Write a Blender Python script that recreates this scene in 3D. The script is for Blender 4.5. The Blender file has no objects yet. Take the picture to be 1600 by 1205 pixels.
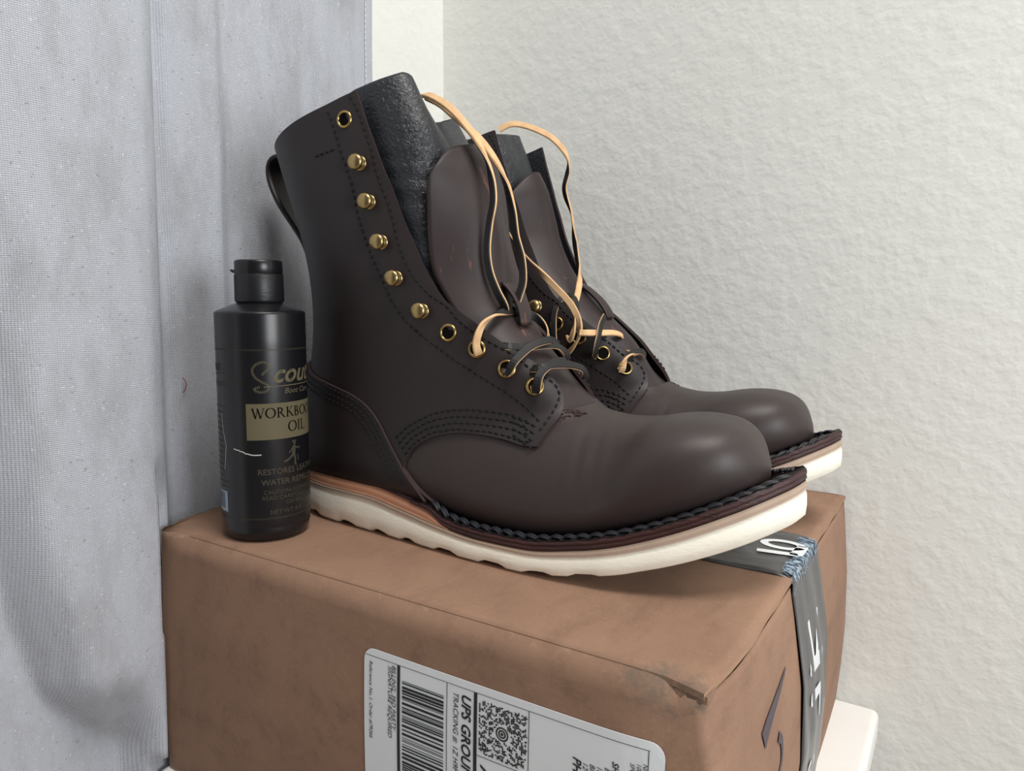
import bpy, bmesh, math, random
import numpy as np
from mathutils import Vector, Matrix
from mathutils.geometry import delaunay_2d_cdt

random.seed(7)
rng = np.random.default_rng(7)
sc = bpy.context.scene
COL = sc.collection

# ------------------------------------------------------------------ camera
BW, BD, BH = 0.339, 0.316, 0.155          # cardboard box (metres); box stands on z = 0
cam_d = bpy.data.cameras.new('camera')
cam = bpy.data.objects.new('camera', cam_d)
COL.objects.link(cam)
cam_d.sensor_fit = 'HORIZONTAL'
cam_d.sensor_width = 36.0
cam_d.lens = 36.0 * 1130.0 / 1600.0
cam_d.clip_start = 0.01
cam_d.clip_end = 50
RIGHT = Vector((0.84540038, 0.53410522, 0.00546042))
UP = Vector((-0.06852393, 0.09831225, 0.99279362))
FWD = Vector((-0.52971943, 0.83968227, -0.11971221))
mw = Matrix.Identity(4)
for i in range(3):
    mw[i][0], mw[i][1], mw[i][2] = RIGHT[i], UP[i], -FWD[i]
mw[0][3], mw[1][3], mw[2][3] = 0.40724379, -0.24237018, 0.2938
cam.matrix_world = mw
sc.camera = cam

# ------------------------------------------------------------------ light
sc.view_settings.view_transform = 'Standard'
sc.view_settings.look = 'None'
sc.view_settings.gamma = 1.0
sc.view_settings.use_curve_mapping = False
sc.view_settings.exposure = 0.0

world = bpy.data.worlds.new('room_light')
sc.world = world
world.use_nodes = True
bg = world.node_tree.nodes['Background']
bg.inputs[0].default_value = (0.93, 0.96, 1.0, 1)
bg.inputs[1].default_value = 0.08


def area(name, loc, target, size, size_y, power, color):
    d = bpy.data.lights.new(name, 'AREA')
    d.shape = 'RECTANGLE'
    d.size, d.size_y, d.energy, d.color = size, size_y, power, color
    o = bpy.data.objects.new(name, d)
    COL.objects.link(o)
    o.location = loc
    o.rotation_euler = (Vector(target) - Vector(loc)).to_track_quat('-Z', 'Y').to_euler()
    return o


area('ceiling_lamp', (0.92, -0.24, 1.95), (0.45, 0.08, 0.2), 0.75, 0.75, 28.5, (1.0, 0.97, 0.92))
area('window_light', (1.18, -0.20, 0.38), (0.25, 0.1, 0.2), 0.45, 0.42, 7.0, (0.95, 0.975, 1.0))


# ------------------------------------------------------------------ materials
def srgb(r, g, b):
    f = lambda c: (c / 255 / 12.92) if c / 255 <= 0.04045 else ((c / 255 + 0.055) / 1.055) ** 2.4
    return (f(r), f(g), f(b), 1)


class Mat:
    def __init__(self, name, color, rough=0.5, metal=0.0, spec=0.5, coat=0.0):
        self.m = bpy.data.materials.new(name)
        self.m.use_nodes = True
        self.nt = self.m.node_tree
        self.b = self.nt.nodes['Principled BSDF']
        self.b.inputs['Base Color'].default_value = color
        self.b.inputs['Roughness'].default_value = rough
        self.b.inputs['Metallic'].default_value = metal
        self.b.inputs['Specular IOR Level'].default_value = spec
        self.b.inputs['Coat Weight'].default_value = coat
        self.color = color
        self.bump_in = None
        self.col_out = None

    def node(self, t, **kw):
        n = self.nt.nodes.new(t)
        for k, v in kw.items():
            if k in n.inputs:
                n.inputs[k].default_value = v
            else:
                setattr(n, k, v)
        return n

    def link(self, a, b):
        self.nt.links.new(a, b)

    def coords(self, scale=(1, 1, 1), kind='Object'):
        tc = self.node('ShaderNodeTexCoord')
        mp = self.node('ShaderNodeMapping')
        mp.inputs['Scale'].default_value = scale
        self.link(tc.outputs[kind], mp.inputs['Vector'])
        return mp.outputs['Vector']

    def noise(self, scale, detail=4, rough=0.55, stretch=(1, 1, 1), distort=0.0):
        n = self.node('ShaderNodeTexNoise')
        n.inputs['Scale'].default_value = scale
        n.inputs['Detail'].default_value = detail
        n.inputs['Roughness'].default_value = rough
        n.inputs['Distortion'].default_value = distort
        self.link(self.coords(stretch), n.inputs['Vector'])
        return n.outputs['Fac']

    def ramp(self, fac, stops):
        r = self.node('ShaderNodeValToRGB')
        e = r.color_ramp.elements
        while len(e) < len(stops):
            e.new(0.5)
        for el, (p, c) in zip(e, stops):
            el.position = p
            el.color = c if isinstance(c, tuple) else (c, c, c, 1)
        self.link(fac, r.inputs['Fac'])
        return r.outputs['Color']

    def tint(self, fac, color, amount=1.0):
        """mix colour over the base colour where fac is high"""
        mx = self.node('ShaderNodeMix', data_type='RGBA')
        if amount != 1.0:
            mu = self.node('ShaderNodeMath', operation='MULTIPLY')
            self.link(fac, mu.inputs[0])
            mu.inputs[1].default_value = amount
            fac = mu.outputs[0]
        self.link(fac, mx.inputs[0])
        if self.col_out is None:
            mx.inputs[6].default_value = self.color
        else:
            self.link(self.col_out, mx.inputs[6])
        mx.inputs[7].default_value = color
        self.col_out = mx.outputs[2]
        self.link(self.col_out, self.b.inputs['Base Color'])
        return self

    def bump(self, fac, strength=0.3, dist=0.001):
        n = self.node('ShaderNodeBump')
        n.inputs['Strength'].default_value = strength
        n.inputs['Distance'].default_value = dist
        self.link(fac, n.inputs['Height'])
        if self.bump_in is not None:
            self.link(self.bump_in, n.inputs['Normal'])
        self.bump_in = n.outputs['Normal']
        self.link(self.bump_in, self.b.inputs['Normal'])
        return self

    def rough_from(self, fac, lo, hi):
        mr = self.node('ShaderNodeMapRange')
        mr.inputs['To Min'].default_value = lo
        mr.inputs['To Max'].default_value = hi
        self.link(fac, mr.inputs['Value'])
        self.link(mr.outputs[0], self.b.inputs['Roughness'])
        return self


M = {}


def mk(key, *a, **k):
    mt = Mat(key, *a, **k)
    M[key] = mt
    return mt


mt = mk('painted_wall', srgb(232, 232, 227), 0.75, spec=0.3)
n1 = mt.noise(95, 3, 0.5)
mt.bump(mt.ramp(n1, [(0.38, 0.0), (0.70, 1.0)]), 0.17, 0.002)
mt.bump(mt.noise(260, 3, 0.55), 0.10, 0.0012)
mt.tint(mt.ramp(mt.noise(6, 2), [(0.4, 0.0), (0.75, 1.0)]), srgb(229, 229, 223), 0.6)

mt = mk('canvas', srgb(188, 191, 199), 0.85, spec=0.15)
w1 = mt.node('ShaderNodeTexWave', wave_type='BANDS', bands_direction='Y')
w1.inputs['Scale'].default_value = 260
w1.inputs['Distortion'].default_value = 1.2
w1.inputs['Detail'].default_value = 1
mt.link(mt.coords(), w1.inputs['Vector'])
w2 = mt.node('ShaderNodeTexWave', wave_type='BANDS', bands_direction='Z')
w2.inputs['Scale'].default_value = 300
w2.inputs['Distortion'].default_value = 1.2
w2.inputs['Detail'].default_value = 1
mt.link(mt.coords(), w2.inputs['Vector'])
mm = mt.node('ShaderNodeMath', operation='MULTIPLY')
mt.link(w1.outputs['Fac'], mm.inputs[0])
mt.link(w2.outputs['Fac'], mm.inputs[1])
mt.bump(mm.outputs[0], 0.55, 0.0007)
mt.bump(mt.noise(900, 2, stretch=(1, 1, 0.6)), 0.35, 0.0005)
mt.tint(mt.ramp(mt.noise(40, 5, 0.7, stretch=(1, 1, .35)), [(0.45, 0.0), (0.7, 1.0)]), srgb(158, 158, 161), 0.6)
mt.tint(mt.ramp(mt.noise(520, 2, 0.6, stretch=(1, 0.5, .8)), [(0.67, 0.0), (0.74, 1.0)]), srgb(120, 118, 116), 0.5)
mt.tint(mt.ramp(mt.noise(800, 2, 0.6, stretch=(1, 0.6, .8)), [(0.64, 0.0), (0.74, 1.0)]), srgb(236, 238, 242), 0.5)

mt = mk('kraft', srgb(149, 118, 98), 0.8, spec=0.2)
mt.tint(mt.ramp(mt.noise(14, 6, 0.7), [(0.42, 0.0), (0.72, 1.0)]), srgb(128, 99, 82), 0.7)
mt.tint(mt.ramp(mt.noise(60, 5, 0.7, stretch=(1, 0.3, 1)), [(0.5, 0.0), (0.8, 1.0)]), srgb(108, 83, 69), 0.6)
mt.tint(mt.ramp(mt.noise(700, 3, 0.7), [(0.55, 0.0), (0.8, 1.0)]), srgb(184, 148, 124), 0.35)


def wear(mt, centre, radius, color, amount, scale=90, lo=0.5, hi=0.75, sc3=(1, 1, 1)):
    # scuffed patch with a ragged outline around a spot on the box
    vd = mt.node('ShaderNodeVectorMath', operation='SUBTRACT')
    mt.link(mt.coords(), vd.inputs[0])
    vd.inputs[1].default_value = centre
    vs = mt.node('ShaderNodeVectorMath', operation='MULTIPLY')
    mt.link(vd.outputs[0], vs.inputs[0])
    vs.inputs[1].default_value = sc3
    ln = mt.node('ShaderNodeVectorMath', operation='LENGTH')
    mt.link(vs.outputs[0], ln.inputs[0])
    mr = mt.node('ShaderNodeMapRange')
    mt.link(ln.outputs['Value'], mr.inputs['Value'])
    mr.inputs['From Min'].default_value = radius
    mr.inputs['From Max'].default_value = 0.0
    mr.inputs['To Min'].default_value = 0.0
    mr.inputs['To Max'].default_value = 0.55
    ad = mt.node('ShaderNodeMath', operation='ADD')
    mt.link(mr.outputs[0], ad.inputs[0])
    mt.link(mt.noise(scale, 5, 0.7), ad.inputs[1])
    mt.tint(mt.ramp(ad.outputs[0], [(lo + 0.22, 0.0), (hi + 0.18, 1.0)]), color, amount)


wear(mt, (BW - 0.012, 0.0, BH - 0.004), 0.034, srgb(104, 94, 82), 0.75, sc3=(0.8, 1.3, 1.3))
wear(mt, (BW - 0.004, 0.0, BH - 0.010), 0.012, srgb(62, 54, 48), 0.8)
wear(mt, (BW / 2, 0.0, BH - 0.0005), 0.0040, srgb(188, 154, 130), 0.4, scale=160, lo=0.46, hi=0.70, sc3=(0.004, 1, 1))
wear(mt, (0.0, 0.0, BH), 0.022, srgb(104, 84, 72), 0.7)
mt.bump(mt.noise(40, 4, 0.6, stretch=(1, 0.3, 1)), 0.25, 0.0015)
mt.bump(mt.noise(900, 2), 0.12, 0.0003)
mt = mk('kraft_torn', srgb(122, 98, 80), 0.9, spec=0.1)
mt.tint(mt.ramp(mt.noise(160, 5, 0.7), [(0.45, 0.0), (0.6, 1.0)]), srgb(76, 64, 54), 0.8)
mt.bump(mt.noise(260, 4), 0.6, 0.0012)
mk('kraft_edge', srgb(160, 128, 105), 0.85, spec=0.1)

mt = mk('tape', srgb(70, 70, 72), 0.28, spec=0.5)
mt.tint(mt.ramp(mt.noise(30, 5, 0.7, stretch=(1, 2.5, 0.4)), [(0.45, 0.0), (0.75, 1.0)]), srgb(112, 113, 115), 0.5)
mt.bump(mt.noise(45, 4, stretch=(1, 3, 0.5)), 0.25, 0.0015)
mk('tape_print', srgb(226, 229, 232), 0.4)
mt = mk('tape_fray', srgb(150, 168, 184), 0.5)
mt.tint(mt.ramp(mt.noise(300, 3), [(0.45, 0.0), (0.55, 1.0)]), srgb(70, 84, 100))
mt = mk('paper', srgb(222, 225, 228), 0.5, spec=0.3)
mt.bump(mt.noise(25, 2), 0.1, 0.001)
mk('ink', srgb(24, 24, 27), 0.6)
mk('marker', srgb(72, 60, 70), 0.5)
mt = mk('white_paint', srgb(232, 230, 226), 0.5, spec=0.35)
mt.tint(mt.ramp(mt.noise(30, 5), [(0.5, 0.0), (0.8, 1.0)]), srgb(222, 216, 210), 0.5)
mk('floor_mat', srgb(150, 135, 120), 0.7)

# boots
for key, base, dark, red in (('brown_leather', srgb(42, 34, 35), srgb(35, 30, 31), srgb(50, 39, 38)), ('vamp_leather', srgb(56, 46, 45), srgb(48, 40, 40), srgb(66, 50, 47))):
    mt = mk(key, base, 0.5, spec=0.42)
    mt.tint(mt.ramp(mt.noise(18, 4, 0.6), [(0.42, 0.0), (0.72, 1.0)]), dark, 0.7)
    mt.tint(mt.ramp(mt.noise(9, 3, 0.6), [(0.55, 0.0), (0.8, 1.0)]), red, 0.4)
    mt.bump(mt.noise(850, 3, 0.6), 0.10, 0.0003)
    mt.bump(mt.noise(55, 4, 0.6), 0.08, 0.0015)
    mt.rough_from(mt.noise(22, 4), 0.42, 0.52)
mt = mk('tongue_leather', srgb(50, 39, 39), 0.5, spec=0.42)
mt.tint(mt.ramp(mt.noise(16, 4, 0.6, stretch=(1, 1, .5)), [(0.42, 0.0), (0.72, 1.0)]), srgb(44, 36, 38), 0.7)
mt.tint(mt.ramp(mt.noise(70, 4, 0.75, stretch=(1, 1.6, .4)), [(0.65, 0.0), (0.72, 1.0)]), srgb(126, 82, 62), 0.6)
mt.bump(mt.noise(60, 4, 0.6, stretch=(1, 1, .5)), 0.12, 0.0015)
mt = mk('black_leather', srgb(38, 40, 45), 0.36, spec=0.5)
mt.bump(mt.noise(420, 3, 0.6, distort=0.8), 0.7, 0.0011)
mt.bump(mt.noise(60, 3, 0.6, stretch=(1, 1, 1.6)), 0.14, 0.0020)
mk('leather_edge', srgb(58, 45, 44), 0.8, spec=0.2)
mk('thread', srgb(19, 19, 22), 0.7, spec=0.3)
mk('red_thread', srgb(150, 52, 50), 0.8)
mk('brass', srgb(190, 162, 104), 0.28, metal=1.0)
mt = mk('brass_worn', srgb(178, 154, 108), 0.32, metal=1.0)
mt.bump(mt.noise(500, 2), 0.15, 0.0004)
mk('hole_shade_print', srgb(10, 9, 9), 0.9, spec=0.1)  # near black: painted shade of the eyelet openings, also the panel letters
mk('lace_black', srgb(20, 19, 20), 0.55)
mt = mk('lace_tan', srgb(226, 186, 140), 0.65, spec=0.3)
mt.tint(mt.ramp(mt.noise(160, 3), [(0.45, 0.0), (0.75, 1.0)]), srgb(196, 152, 112), 0.6)
mt = mk('cream_rubber', srgb(250, 245, 230), 0.62, spec=0.3)
mt.tint(mt.ramp(mt.noise(45, 5, 0.65), [(0.5, 0.0), (0.8, 1.0)]), srgb(240, 231, 210), 0.6)
mt.bump(mt.noise(420, 3, 0.6, stretch=(0.5, 1, 1.6)), 0.25, 0.0006)
mt = mk('tan_rubber', srgb(182, 160, 142), 0.7, spec=0.25)
mt.tint(mt.ramp(mt.noise(60, 4), [(0.45, 0.0), (0.8, 1.0)]), srgb(160, 138, 122), 0.6)
mt = mk('veg_leather', srgb(196, 142, 112), 0.65, spec=0.25)
mt.tint(mt.ramp(mt.noise(60, 5, 0.7, stretch=(0.25, 1, 2)), [(0.42, 0.0), (0.72, 1.0)]), srgb(160, 112, 90), 0.7)
mt = mk('welt_leather', srgb(66, 38, 36), 0.5, spec=0.4)
mt.tint(mt.ramp(mt.noise(150, 5, 0.7, stretch=(0.4, 1, 2)), [(0.42, 0.0), (0.7, 1.0)]), srgb(40, 24, 24), 0.8)
mt.bump(mt.noise(260, 4, 0.6, stretch=(0.4, 1, 2.5)), 0.5, 0.0012)
mt = mk('rope_thread', srgb(38, 39, 45), 0.45, spec=0.5)
mt.bump(mt.noise(900, 2), 0.4, 0.0004)

# bottle
mt = mk('black_plastic', srgb(20, 20, 23), 0.3, spec=0.5)
mt.bump(mt.noise(40, 2), 0.04, 0.001)
mt = mk('cap_plastic', srgb(24, 25, 28), 0.42, spec=0.5)
mt.bump(mt.noise(600, 3, stretch=(0.3, 0.3, 1)), 0.35, 0.0005)
mk('gold_print', srgb(98, 91, 70), 0.6, spec=0.2)
mk('gold_dim', srgb(66, 62, 52), 0.6, spec=0.2)
mk('scratch', srgb(190, 188, 184), 0.6)
mk('barcode_pale', srgb(150, 168, 184), 0.5)


# ------------------------------------------------------------------ object helpers
def new_obj(name, me, parent=None, mats=()):
    o = bpy.data.objects.new(name, me)
    COL.objects.link(o)
    if parent is not None:
        o.parent = parent
    for m_ in mats:
        me.materials.append(M[m_].m)
    return o


def mesh(name, verts, faces, mats, parent=None, midx=None, smooth=True, kind=None):
    me = bpy.data.meshes.new(name)
    me.from_pydata([tuple(map(float, v)) for v in verts], [], [tuple(map(int, f)) for f in faces])
    if smooth:
        me.polygons.foreach_set('use_smooth', [True] * len(me.polygons))
    o = new_obj(name, me, parent, [mats] if isinstance(mats, str) else mats)
    if midx is not None:
        me.polygons.foreach_set('material_index', [int(i) for i in midx])
    me.update()
    if kind:
        o['kind'] = kind
    return o


def thing(name, label, cat, group=None, loc=(0, 0, 0), rot=(0, 0, 0)):
    o = bpy.data.objects.new(name, None)
    COL.objects.link(o)
    o.empty_display_size = 0.02
    o.location = loc
    o.rotation_euler = rot
    o['label'] = label
    o['category'] = cat
    if group:
        o['group'] = group
    return o


class Acc:
    """collects pieces of one mesh"""
    def __init__(self):
        self.v, self.f, self.m = [], [], []

    def add(self, v, f, mi=0):
        n = len(self.v)
        self.v += [tuple(map(float, p)) for p in v]
        self.f += [tuple(int(i) + n for i in q) for q in f]
        self.m += ([mi] * len(f)) if np.isscalar(mi) else list(mi)

    def build(self, name, mats, parent=None, smooth=True, kind=None):
        return mesh(name, self.v, self.f, mats, parent, self.m, smooth, kind)


def grid(nu, nv, wrap_u=False, wrap_v=False, flip=False):
    f = []
    for i in range(nu if wrap_u else nu - 1):
        for j in range(nv if wrap_v else nv - 1):
            a = i * nv + j
            b = ((i + 1) % nu) * nv + j
            c = ((i + 1) % nu) * nv + (j + 1) % nv
            d = i * nv + (j + 1) % nv
            f.append((a, d, c, b) if flip else (a, b, c, d))
    return f


def box_faces():
    return [(0, 3, 2, 1), (4, 5, 6, 7), (0, 1, 5, 4), (1, 2, 6, 5), (2, 3, 7, 6), (3, 0, 4, 7)]


def box_verts(x0, x1, y0, y1, z0, z1):
    return [(x0, y0, z0), (x1, y0, z0), (x1, y1, z0), (x0, y1, z0), (x0, y0, z1), (x1, y0, z1), (x1, y1, z1), (x0, y1, z1)]


def bevelled(name, verts, faces, mat_, parent, w, seg=2):
    o = mesh(name, verts, faces, mat_, parent, smooth=True)
    b = o.modifiers.new('bevel', 'BEVEL')
    b.width = w
    b.segments = seg
    b.limit_method = 'ANGLE'
    return o


def lathe(profile, n=64, cx=0, cy=0):
    pr = np.array(profile)
    a = np.linspace(0, 2 * np.pi, n, endpoint=False)
    v = np.stack([cx + pr[:, 0:1] * np.cos(a), cy + pr[:, 0:1] * np.sin(a), np.repeat(pr[:, 1:2], n, 1)], -1).reshape(-1, 3)
    return v, grid(len(pr), n, False, True, flip=True)


def catmull(P, n):
    P = np.asarray(P, float)
    Q = np.vstack([2 * P[0] - P[1], P, 2 * P[-1] - P[-2]])
    out = []
    for i in range(len(P) - 1):
        p0, p1, p2, p3 = Q[i:i + 4]
        t = np.linspace(0, 1, n, endpoint=False)[:, None]
        out.append(0.5 * (2 * p1 + (p2 - p0) * t + (2 * p0 - 5 * p1 + 4 * p2 - p3) * t ** 2 + (3 * p1 - p0 - 3 * p2 + p3) * t ** 3))
    return np.vstack(out + [P[-1:]])


def resample(P, step=None, n=None):
    P = np.asarray(P, float)
    d = np.r_[0, np.cumsum(np.linalg.norm(np.diff(P, axis=0), axis=1))]
    if n is None:
        n = max(2, int(round(d[-1] / step)) + 1)
    t = np.linspace(0, d[-1], n)
    return np.stack([np.interp(t, d, P[:, k]) for k in range(P.shape[1])], 1)


def pchip(xs, ys):
    xs = np.array(xs, float)
    ys = np.array(ys, float)
    h = np.diff(xs)
    d = np.diff(ys) / h
    m = np.zeros(len(xs))
    m[0], m[-1] = d[0], d[-1]
    for i in range(1, len(xs) - 1):
        if d[i - 1] * d[i] > 0:
            w1, w2 = 2 * h[i] + h[i - 1], h[i] + 2 * h[i - 1]
            m[i] = (w1 + w2) / (w1 / d[i - 1] + w2 / d[i])

    def f(x):
        x = np.clip(np.asarray(x, float), xs[0], xs[-1])
        i = np.clip(np.searchsorted(xs, x) - 1, 0, len(xs) - 2)
        t = (x - xs[i]) / h[i]
        return (2 * t ** 3 - 3 * t ** 2 + 1) * ys[i] + (t ** 3 - 2 * t ** 2 + t) * h[i] * m[i] + \
            (-2 * t ** 3 + 3 * t ** 2) * ys[i + 1] + (t ** 3 - t ** 2) * h[i] * m[i + 1]
    return f


def spline(xs, ys):
    """smooth (Catmull / cubic Hermite) interpolation over uneven knots"""
    xs = np.array(xs, float)
    ys = np.array(ys, float)
    h = np.diff(xs)
    d = np.diff(ys) / h
    m = np.r_[d[0], (d[:-1] * h[1:] + d[1:] * h[:-1]) / (h[1:] + h[:-1]), d[-1]]

    def f(x):
        x = np.clip(np.asarray(x, float), xs[0], xs[-1])
        i = np.clip(np.searchsorted(xs, x) - 1, 0, len(xs) - 2)
        t = (x - xs[i]) / h[i]
        return (2 * t ** 3 - 3 * t ** 2 + 1) * ys[i] + (t ** 3 - 2 * t ** 2 + t) * h[i] * m[i] + \
            (-2 * t ** 3 + 3 * t ** 2) * ys[i + 1] + (t ** 3 - t ** 2) * h[i] * m[i + 1]
    return f


def sstep(a, b, x):
    t = np.clip((np.asarray(x, float) - a) / (b - a), 0, 1)
    return t * t * (3 - 2 * t)


def tube(P, r, n=8, closed=False):
    """round tube along points"""
    P = np.asarray(P, float)
    T = np.gradient(P, axis=0) if not closed else np.roll(P, -1, 0) - np.roll(P, 1, 0)
    T /= np.linalg.norm(T, axis=1)[:, None] + 1e-12
    up = np.array([0, 0, 1.0]) if abs(T[0][2]) < 0.9 else np.array([1.0, 0, 0])
    N = []
    u = up - T[0] * np.dot(up, T[0])
    for t in T:
        u = u - t * np.dot(u, t)
        u = u / np.linalg.norm(u)
        N.append(u)
    N = np.array(N)
    B = np.cross(T, N)
    a = np.linspace(0, 2 * np.pi, n, endpoint=False)
    rr = np.broadcast_to(np.asarray(r, float), (len(P),))[:, None, None]
    v = P[:, None, :] + rr * (np.cos(a)[None, :, None] * N[:, None, :] + np.sin(a)[None, :, None] * B[:, None, :])
    f = grid(len(P), n, closed, True)
    if not closed:
        f += [tuple(range(n))[::-1], tuple((len(P) - 1) * n + i for i in range(n))]
    return v.reshape(-1, 3), f


# text outlines from the built-in font, as flat triangles
def text_mesh(s, size=1.0, shear=0.0, bold=0.0, align='LEFT', spacing=1.0):
    cu = bpy.data.curves.new('txt', 'FONT')
    cu.body = s
    cu.size = size
    cu.shear = shear
    cu.offset = bold
    cu.align_x = align
    cu.space_character = spacing
    cu.resolution_u = 3
    o = bpy.data.objects.new('txt', cu)
    COL.objects.link(o)
    dg = bpy.context.evaluated_depsgraph_get()
    me = o.evaluated_get(dg).to_mesh()
    v = np.array([p.co[:] for p in me.vertices]).reshape(-1, 3)
    f = [tuple(p.vertices) for p in me.polygons]
    o.evaluated_get(dg).to_mesh_clear()
    bpy.data.objects.remove(o)
    bpy.data.curves.remove(cu)
    return v, f


# ------------------------------------------------------------------ room
WY, WX = 0.322, -0.027      # back wall plane, left wall plane
FZ = -0.52


def slab(name, x0, x1, y0, y1, z0, z1, mat_):
    o = mesh(name, box_verts(x0, x1, y0, y1, z0, z1), box_faces(), mat_, smooth=False)
    o['kind'] = 'structure'
    return o


slab('wall_back', WX - 0.1, 2.6, WY, WY + 0.1, FZ, 2.1, 'painted_wall')
slab('wall_left', WX - 0.1, WX, -2.2, WY, FZ, 2.1, 'painted_wall')
slab('floor', WX - 0.1, 2.6, -2.2, WY + 0.1, FZ - 0.05, FZ, 'floor_mat')

# white painted stand below the box
st = thing('side_table', 'white painted wooden table top under the cardboard box', 'table', loc=(0, 0, FZ))
bevelled('tabletop', [(x, y, z - FZ) for x, y, z in box_verts(-0.0040, 0.371, -0.0055, 0.3165, -0.024, 0.0)], box_faces(), 'white_paint', st, 0.005, 4)
for lx in (0.008, 0.325):
    for ly in (0.012, 0.275):
        bevelled('leg', box_verts(lx - 0.012, lx + 0.022, ly - 0.012, ly + 0.022, 0, -FZ - 0.0235), box_faces(), 'white_paint', st, 0.003)


# ------------------------------------------------------------------ curtain
def make_curtain():
    plan = np.array([(-0.0205, 0.2185), (-0.0190, 0.205), (-0.0200, 0.185), (-0.0180, 0.165), (-0.0205, 0.145), (-0.0185, 0.125), (-0.0200, 0.105),
                     (-0.0225, 0.0860), (-0.0215, 0.0770), (-0.0165, 0.0700), (-0.0135, 0.0650), (-0.0150, 0.056), (-0.0165, 0.045), (-0.0190, 0.0345), (-0.0235, 0.0275),
                     (-0.0200, 0.0215), (-0.0110, 0.0160), (0.0000, 0.0085), (0.0055, 0.0020), (0.0085, -0.007), (0.0060, -0.035),
                     (0.0020, -0.065), (-0.0030, -0.095), (0.0010, -0.130), (0.0050, -0.165), (-0.0050, -0.21), (-0.0090, -0.25), (0.002, -0.29)])
    pl = resample(catmull(plan, 10), 0.0022)
    zs = np.r_[np.linspace(FZ + 0.06, -0.05, 12), np.linspace(-0.04, 0.62, 120), np.linspace(0.66, 1.7, 10)]
    nz, n = len(zs), len(pl)
    X = np.repeat(pl[None, :, 0], nz, 0)
    Y = np.repeat(pl[None, :, 1], nz, 0)
    Z = np.repeat(zs[:, None], n, 1)
    near = sstep(0.005, -0.03, Y)
    # hollow added low on the near panel to darken it, and a slanted fold
    lowz = sstep(0.36, 0.16, Z)
    ridge = -0.030 - 0.030 * sstep(0.02, 0.2, Z)
    X -= near * lowz * 0.034 * sstep(0, 0.034, ridge - Y)
    X += near * 0.002 * np.sin(Z * 9 + Y * 14)
    shade_tuck = sstep(0.080, 0.012, Z)  # bottom of the near panel pulled back, shaped to put it in shade
    X -= near * 0.032 * shade_tuck
    Y += near * 0.012 * shade_tuck
    # the fold edge leans a little with height
    Y += (Z - 0.155) * 0.022 * sstep(0.04, 0.0, Y)
    back = sstep(0.02, 0.05, Y)
    X += back * 0.0011 * np.sin(Z * 23 + Y * 60) + back * 0.0012 * np.sin(Y * 230 + Z * 4) * sstep(0.07, 0.1, Y)
    X = np.maximum(X, WX + 0.003)
    lim = -0.0045 - 0.0025 * sstep(0.02, 0.006, Z) - 0.0115 * np.sin(np.pi * np.clip(Y, 0, 0.2185) / 0.22)
    X = np.where(Y > -0.001, X + (np.minimum(X, lim) - X) * sstep(BH + 0.05, BH + 0.004, Z), X)
    X = np.maximum(X, WX + 0.003)
    X = np.where((Z < 0.012) & (Y < 0.01), np.minimum(X, 0.0085 - 0.016 * sstep(0.012, 0.003, Z)), X)
    X = np.maximum(X, WX + 0.003)
    V = np.stack([X, Y, Z], -1)
    V2 = V - np.array([0.0012, 0, 0])
    # normals for thickness
    du = np.gradient(V, axis=1)
    dn = np.stack([du[..., 1], -du[..., 0], np.zeros_like(X)], -1)
    dn /= np.linalg.norm(dn, axis=-1)[..., None]
    V2 = V + dn * 0.0011
    vv = np.vstack([V.reshape(-1, 3), V2.reshape(-1, 3)])
    N = nz * n
    f = grid(nz, n) + [tuple(i + N for i in q)[::-1] for q in grid(nz, n)]
    for i in range(nz - 1):
        f.append((i * n, (i + 1) * n, (i + 1) * n + N, i * n + N))
        f.append((i * n + n - 1, i * n + n - 1 + N, (i + 1) * n + n - 1 + N, (i + 1) * n + n - 1))
    t = thing('curtain', 'pale grey woven canvas curtain hanging in folds at the left', 'curtain', loc=(0, 0, 0))
    c = mesh('curtain_cloth', vv, f, 'canvas', t)
    # hem stitches near the free edge
    a = Acc()
    k = int(np.argmin(abs(pl[:, 1] - 0.2105)))
    for z in np.arange(0.16, 0.66, 0.0042):
        i = int(np.argmin(abs(zs - z)))
        p = V[i, k] + np.array([0.0006, 0, 0])
        v_, f_ = tube([(p[0] + 0.0004, p[1], z), (p[0] + 0.0007, p[1], z + 0.0014), (p[0] + 0.0004, p[1], z + 0.0028)], 0.00045, 5)
        a.add(v_, f_)
    a.build('hem_stitching', 'paper', t, kind='stuff')
    v_, f_ = tube(catmull(np.array([(-0.0165, 0.0345, 0.2420), (-0.0150, 0.0355, 0.2385), (-0.0152, 0.0350, 0.2350), (-0.0165, 0.0338, 0.2325)]), 4), 0.0003, 5)
    mesh('loose_thread', v_, f_, 'red_thread', t)
    return t


make_curtain()


# ------------------------------------------------------------------ cardboard box
def end_bulge(y, z):
    b = np.interp(z, [-0.01, 0.0, 0.03, 0.06, 0.1, 0.135, 0.155], [0.0045, 0.005, 0.0085, 0.0102, 0.0085, 0.0035, 0.0])
    e = 0.55 + 0.45 * np.sin(np.pi * np.clip(y / BD, 0, 1)) ** 0.6
    return b * e


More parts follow.
